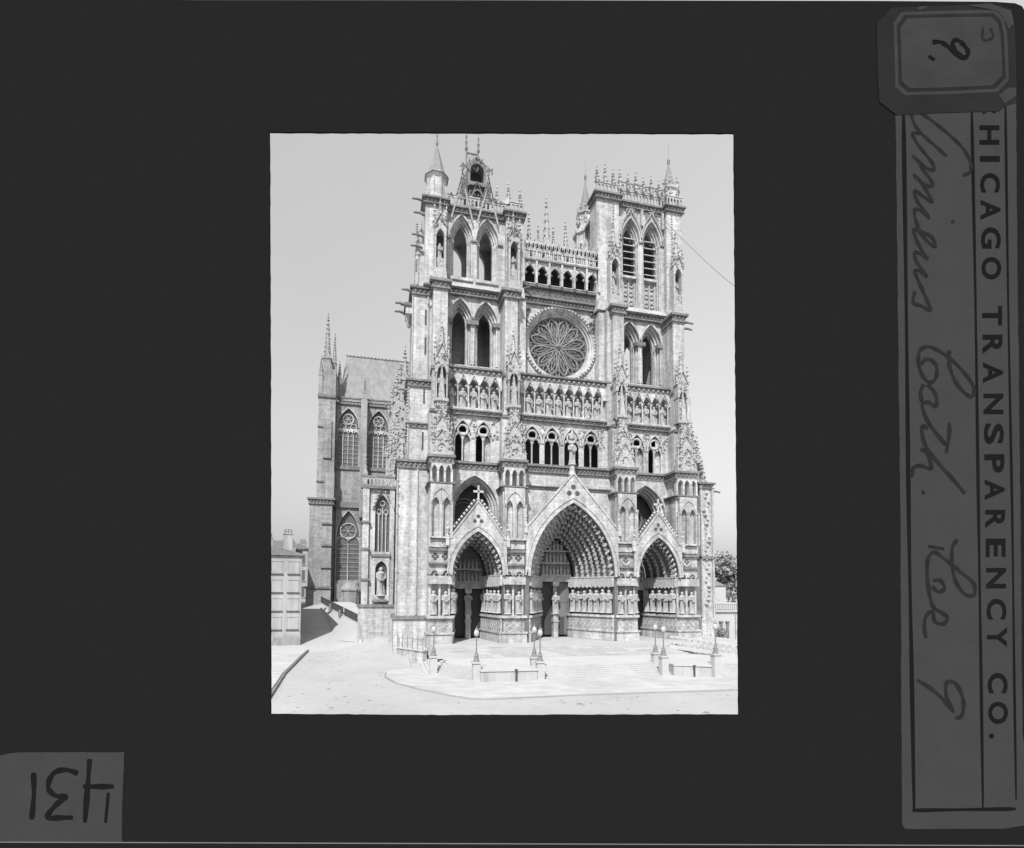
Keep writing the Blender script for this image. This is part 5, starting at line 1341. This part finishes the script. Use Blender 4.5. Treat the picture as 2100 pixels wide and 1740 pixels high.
def ragged(P, s, amp):
    out = []; rnd = random.Random(s)
    for i in range(len(P)):
        a, b = Vector(P[i]), Vector(P[(i + 1) % len(P)]); n = max(1, int((b - a).length / 14))
        for k in range(n):
            p = a.lerp(b, k / n); out.append((p.x + rnd.uniform(-amp, amp), p.y + rnd.uniform(-amp, amp)))
    return out
HR = ragged(HOLE, 4, .55)
mb = MB()
from mathutils.geometry import tessellate_polygon
loops = [[Vector((*U(*p), 0)) for p in OUT], [Vector((*U(*p), 0)) for p in HR]]
flat = loops[0] + loops[1]; tris = tessellate_polygon(loops); n0, n1 = len(loops[0]), len(loops[1]); TH = .05
mb.add([(v.x, v.y, 0) for v in flat] + [(v.x, v.y, -TH) for v in flat],
       [tuple(t_) for t_ in tris] + [tuple(i + n0 + n1 for i in reversed(t_)) for t_ in tris] +
       [(i, (i + 1) % n0, n0 + n1 + (i + 1) % n0, n0 + n1 + i) for i in range(n0)] + [(n0 + i, n0 + (i + 1) % n1, 2 * n0 + n1 + (i + 1) % n1, 2 * n0 + n1 + i) for i in range(n1)])
mb.obj('card_mount', CARD, slide)
plate([(-40, 1726), (2120, 1733.5), (2120, 1735.2), (-40, 1727.8)], .002, .012, 'pale_strip', EDGE, slide)  # thin paler strip laid across the card near its foot
# maker's label
lab = plate(ragged([(1836, 225), (2083, 205), (2086, 560), (2092, 1060), (2096, 1500), (2106, 1600), (2106, 1692), (2060, 1700), (1856, 1700), (1849, 1690), (1846, 1060)], 8, .7), .002, .010, 'paper_label', PAPER, slide)
lab['label'] = 'long grey printed paper label with handwriting down the right side'
def ribbon(name, strokes, wd, m, parent, d=.012):
    mb = MB(); h = wd / 2 * PX
    for s_i, s_ in enumerate(strokes):
        wv = 1.0
        P = [Vector(U(*p)) for p in s_]
        if len(P) > 2:                               # smooth the stroke
            Q = []
            for i in range(len(P) - 1):
                a, b, c, e = P[max(i - 1, 0)], P[i], P[i + 1], P[min(i + 2, len(P) - 1)]
                for k in range(5):
                    t = k / 5; Q.append(.5 * (2 * b + (c - a) * t + (2 * a - 5 * b + 4 * c - e) * t * t + (-a + 3 * b - 3 * c + e) * t ** 3))
            P = Q + [P[-1]]
        n = len(P); vs = []
        for i, p in enumerate(P):
            a, b = P[max(i - 1, 0)], P[min(i + 1, n - 1)]; dd = (b - a)
            if dd.length < 1e-6: dd = Vector((1, 0))
            dd.normalize(); nn = Vector((-dd.y, dd.x)); hh = h * (1 + .18 * math.sin(i * .9 + s_i)) * (1 if 0 < i < n - 1 else .7)
            e = (s_i * .0005)
            vs += [(p.x + nn.x * hh, p.y + nn.y * hh, d + e + i * 3e-6), (p.x - nn.x * hh, p.y - nn.y * hh, d + e + i * 3e-6)]
        mb.add(vs, [(2 * i, 2 * i + 1, 2 * i + 3, 2 * i + 2) for i in range(n - 1)])
    return mb.obj(name, m, parent)
ribbon('printed_rule', [[(1852, 226), (1858, 640), (1863, 1060), (1869, 1380), (1874, 1664)]], 8, INK, lab)
ribbon('printed_rule', [[(1992, 226), (2000, 640), (2006, 1060), (2011, 1380), (2015, 1657)]], 6, INK, lab)
ribbon('printed_rule', [[(2061, 215), (2067, 640), (2075, 1060), (2079, 1380), (2083, 1640)]], 5, INK, lab)
ribbon('printed_rule', [[(1870, 1662), (1960, 1660.5), (2082, 1659)]], 7, INK, lab, .014)
def letters(word, boxes, m, parent, name='printed_letter'):
    for ch_, (y0, y1, xb) in zip(word, boxes):
        cu = bpy.data.curves.new('glyph', 'FONT'); cu.body = ch_; cu.size = 1; cu.offset = .032; cu.resolution_u = 4
        to = bpy.data.objects.new('glyph', cu); S.collection.objects.link(to); bpy.context.view_layer.update()
        me = to.evaluated_get(bpy.context.evaluated_depsgraph_get()).to_mesh()
        co = [v.co.copy() for v in me.vertices]; fs = [tuple(p.vertices) for p in me.polygons]
        bpy.data.objects.remove(to)
        ax, bx_ = min(c.x for c in co), max(c.x for c in co); ay, by = min(c.y for c in co), max(c.y for c in co)
        mb = MB(); H = 41 if ch_ != '.' else 11
        vs = []
        for c in co:
            u = (c.x - ax) / max(1e-6, bx_ - ax); v = (c.y - ay) / max(1e-6, by - ay)
            vs.append((*U(xb + v * H, y0 + u * (y1 - y0)), .0135))
        mb.add(vs, fs); mb.obj(name, m, parent)
LB = [(258, 298), (321, 333), (356, 396), (411, 452), (467, 511), (528, 574), (628, 668), (687, 727), (744, 786), (808, 850), (869, 912), (932, 970), (984, 1026), (1046, 1084), (1105, 1143), (1165, 1207), (1228, 1271), (1287, 1327), (1380, 1422), (1439, 1485), (1504, 1515)]
letters('HICAGOTRANSPARENCYCO.', [(a, b, 2007.5 + (a - 258) * .0152) for a, b in LB], INK, lab)
ribbon('printed_letter', [[(2017, 228), (2018, 234)], [(2038, 228), (2037, 233)]], 9, INK, lab, .0135)
def z3(P): return [(1830 + x / 4.05, 210 + y / 4.05) for x, y in P]
def z4(P): return [(1840 + x / 3.954, 640 + y / 3.954) for x, y in P]
def z5(P): return [(1840 + x / 2.558, 1060 + y / 2.558) for x, y in P]
ribbon('handwriting', [z3(s_) for s_ in (
    [(225, 85), (330, 160), (430, 240), (520, 320), (590, 395), (635, 475), (650, 540), (635, 590), (580, 612)],
    [(150, 95), (178, 180), (225, 250), (300, 320), (380, 390), (450, 455)],
    [(230, 265), (165, 262), (200, 340), (260, 420), (320, 495), (348, 560), (290, 555), (215, 495), (165, 445)],
    [(200, 470), (250, 560), (310, 640), (332, 700), (270, 690), (210, 640), (170, 600)],
    [(210, 630), (270, 720), (328, 830), (260, 790), (180, 738), (200, 820), (255, 895), (306, 972)],
    [(300, 960), (240, 905), (185, 895), (188, 970), (215, 1050)],
    [(180, 1050), (250, 1080), (330, 1130), (352, 1200), (290, 1160), (230, 1090), (175, 1060), (195, 1140), (240, 1230), (292, 1312)],
    [(285, 1300), (230, 1260), (180, 1255), (195, 1320), (240, 1390), (282, 1450), (230, 1405), (185, 1405), (215, 1490), (255, 1580), (290, 1660), (315, 1730), (240, 1695), (170, 1665), (185, 1570)])], 7, INK2, lab)
ribbon('handwriting', [z3([(485, 990), (512, 1000)])], 8, INK2, lab, .0125)
ribbon('handwriting', [z4(s_) for s_ in (
    [(420, 315), (415, 385), (425, 460), (470, 570), (540, 655), (600, 690), (622, 640), (590, 560), (500, 450), (410, 370), (320, 310), (240, 285), (180, 315), (168, 400), (188, 490), (235, 560), (280, 572), (315, 520), (315, 440), (270, 390), (220, 392), (190, 435)],
    [(215, 590), (185, 650), (200, 740)], [(240, 590), (290, 640), (316, 700), (308, 770), (250, 735), (190, 745)],
    [(195, 755), (230, 860), (300, 970), (395, 1085)], [(416, 900), (420, 980), (395, 1145)],
    [(250, 950), (198, 930), (210, 1040), (260, 1140), (350, 1250), (450, 1360), (545, 1475)],
    [(185, 1110), (240, 1150), (272, 1270), (200, 1250), (130, 1262), (110, 1340)], [(205, 1450), (212, 1480)])], 8, INK2, lab)
ribbon('handwriting', [z5(s_) for s_ in (
    [(315, 120), (288, 160), (285, 250), (305, 340), (350, 405), (400, 412), (398, 350), (330, 290), (250, 225), (190, 180)], [(160, 155), (245, 170)],
    [(190, 180), (160, 220), (155, 300), (165, 400), (185, 470), (215, 495), (260, 525), (240, 562), (195, 550), (185, 500), (150, 520), (140, 580), (150, 638)],
    [(185, 335), (225, 335), (245, 375), (215, 395), (180, 365)],
    [(100, 855), (180, 905), (250, 970), (297, 1028)], [(292, 1020), (255, 940), (258, 870), (300, 872), (335, 930), (346, 990), (335, 1045), (302, 1055)])], 8, INK2, lab)
# octagonal number sticker
def z2(P): return [(1790 + x / 6.69, y / 6.69) for x, y in P]
stk = plate(z2([(48, 335), (255, 115), (600, 102), (1400, 80), (1750, 90), (1895, 175), (1935, 330), (1955, 800), (1962, 1240), (1950, 1420), (1830, 1450), (1720, 1535), (900, 1560), (320, 1590), (85, 1410), (62, 1100)]), .011, .018, 'number_sticker', PAPER2, slide)
stk['label'] = 'octagonal dark sticker with a handwritten nine at the upper right corner'
RG = [(275, 330), (385, 178), (1000, 160), (1680, 150), (1790, 260), (1832, 480), (1850, 900), (1857, 1110), (1705, 1272), (1000, 1305), (430, 1320), (302, 1200), (290, 700)]
def scaled(k): return [(1065 + (x - 1065) * (1 - k / 790), 735 + (y - 735) * (1 - k / 570)) for x, y in RG]
plate(z2(scaled(0)), .018, .020, 'border_line', PAPER3, stk); plate(z2(scaled(45)), .020, .022, 'border_line', PAPER2, stk); plate(z2(scaled(92)), .022, .024, 'writing_panel', PAPER3, stk)
plate(z2([(1260, 90), (1600, 62), (1780, 130), (1880, 150), (1925, 330), (1850, 420), (1780, 250), (1690, 170), (1500, 125)]), .0245, .026, 'torn_patch', PAPER3, stk)
plate(z2([(1720, 1320), (1860, 1210), (1955, 1220), (1955, 1330), (1800, 1425)]), .0185, .021, 'torn_patch', PAPER3, stk)
plate(z2([(595, 130), (640, 102), (770, 98), (700, 130), (630, 150)]), .0185, .021, 'torn_patch', PAPER3, stk)
ribbon('handwriting', [z2([(805, 600), (900, 590), (990, 635), (1090, 720), (1200, 812), (1285, 780), (1290, 710), (1240, 640), (1170, 575), (1105, 572), (1080, 640), (1150, 740), (1210, 800)]), z2([(755, 785), (835, 840)])], 9, INK, stk, .0265)
ribbon('stain', [z2([(1500, 390), (1490, 540), (1550, 580)]), z2([(1600, 400), (1640, 520), (1560, 570)])], 5, PAPER2, stk, .0265)
# corner label with the mirrored number
def z1(P): return [(x / 7, 1500 + y / 7) for x, y in P]
cl = plate(ragged(z1([(-120, 460), (0, 350), (130, 320), (260, 304), (1785, 300), (1772, 700), (1755, 1100), (1750, 1592), (-120, 1575)]), 3, .5), .002, .009, 'corner_label', PAPER, slide)
cl['label'] = 'square grey paper label with mirrored handwritten 431 at the lower left corner'
ribbon('handwriting', [z1([(487, 590), (492, 900), (460, 1265)]), z1([(1125, 605), (950, 552), (790, 590), (710, 710), (705, 830), (800, 920), (955, 942), (860, 1010), (750, 1120), (685, 1240), (850, 1240), (1055, 1235)]),
                       z1([(1292, 395), (1262, 800), (1222, 1310)]), z1([(1195, 790), (1450, 792), (1640, 790)]), z1([(1560, 880), (1520, 1310)])], 10.5, INK, cl)
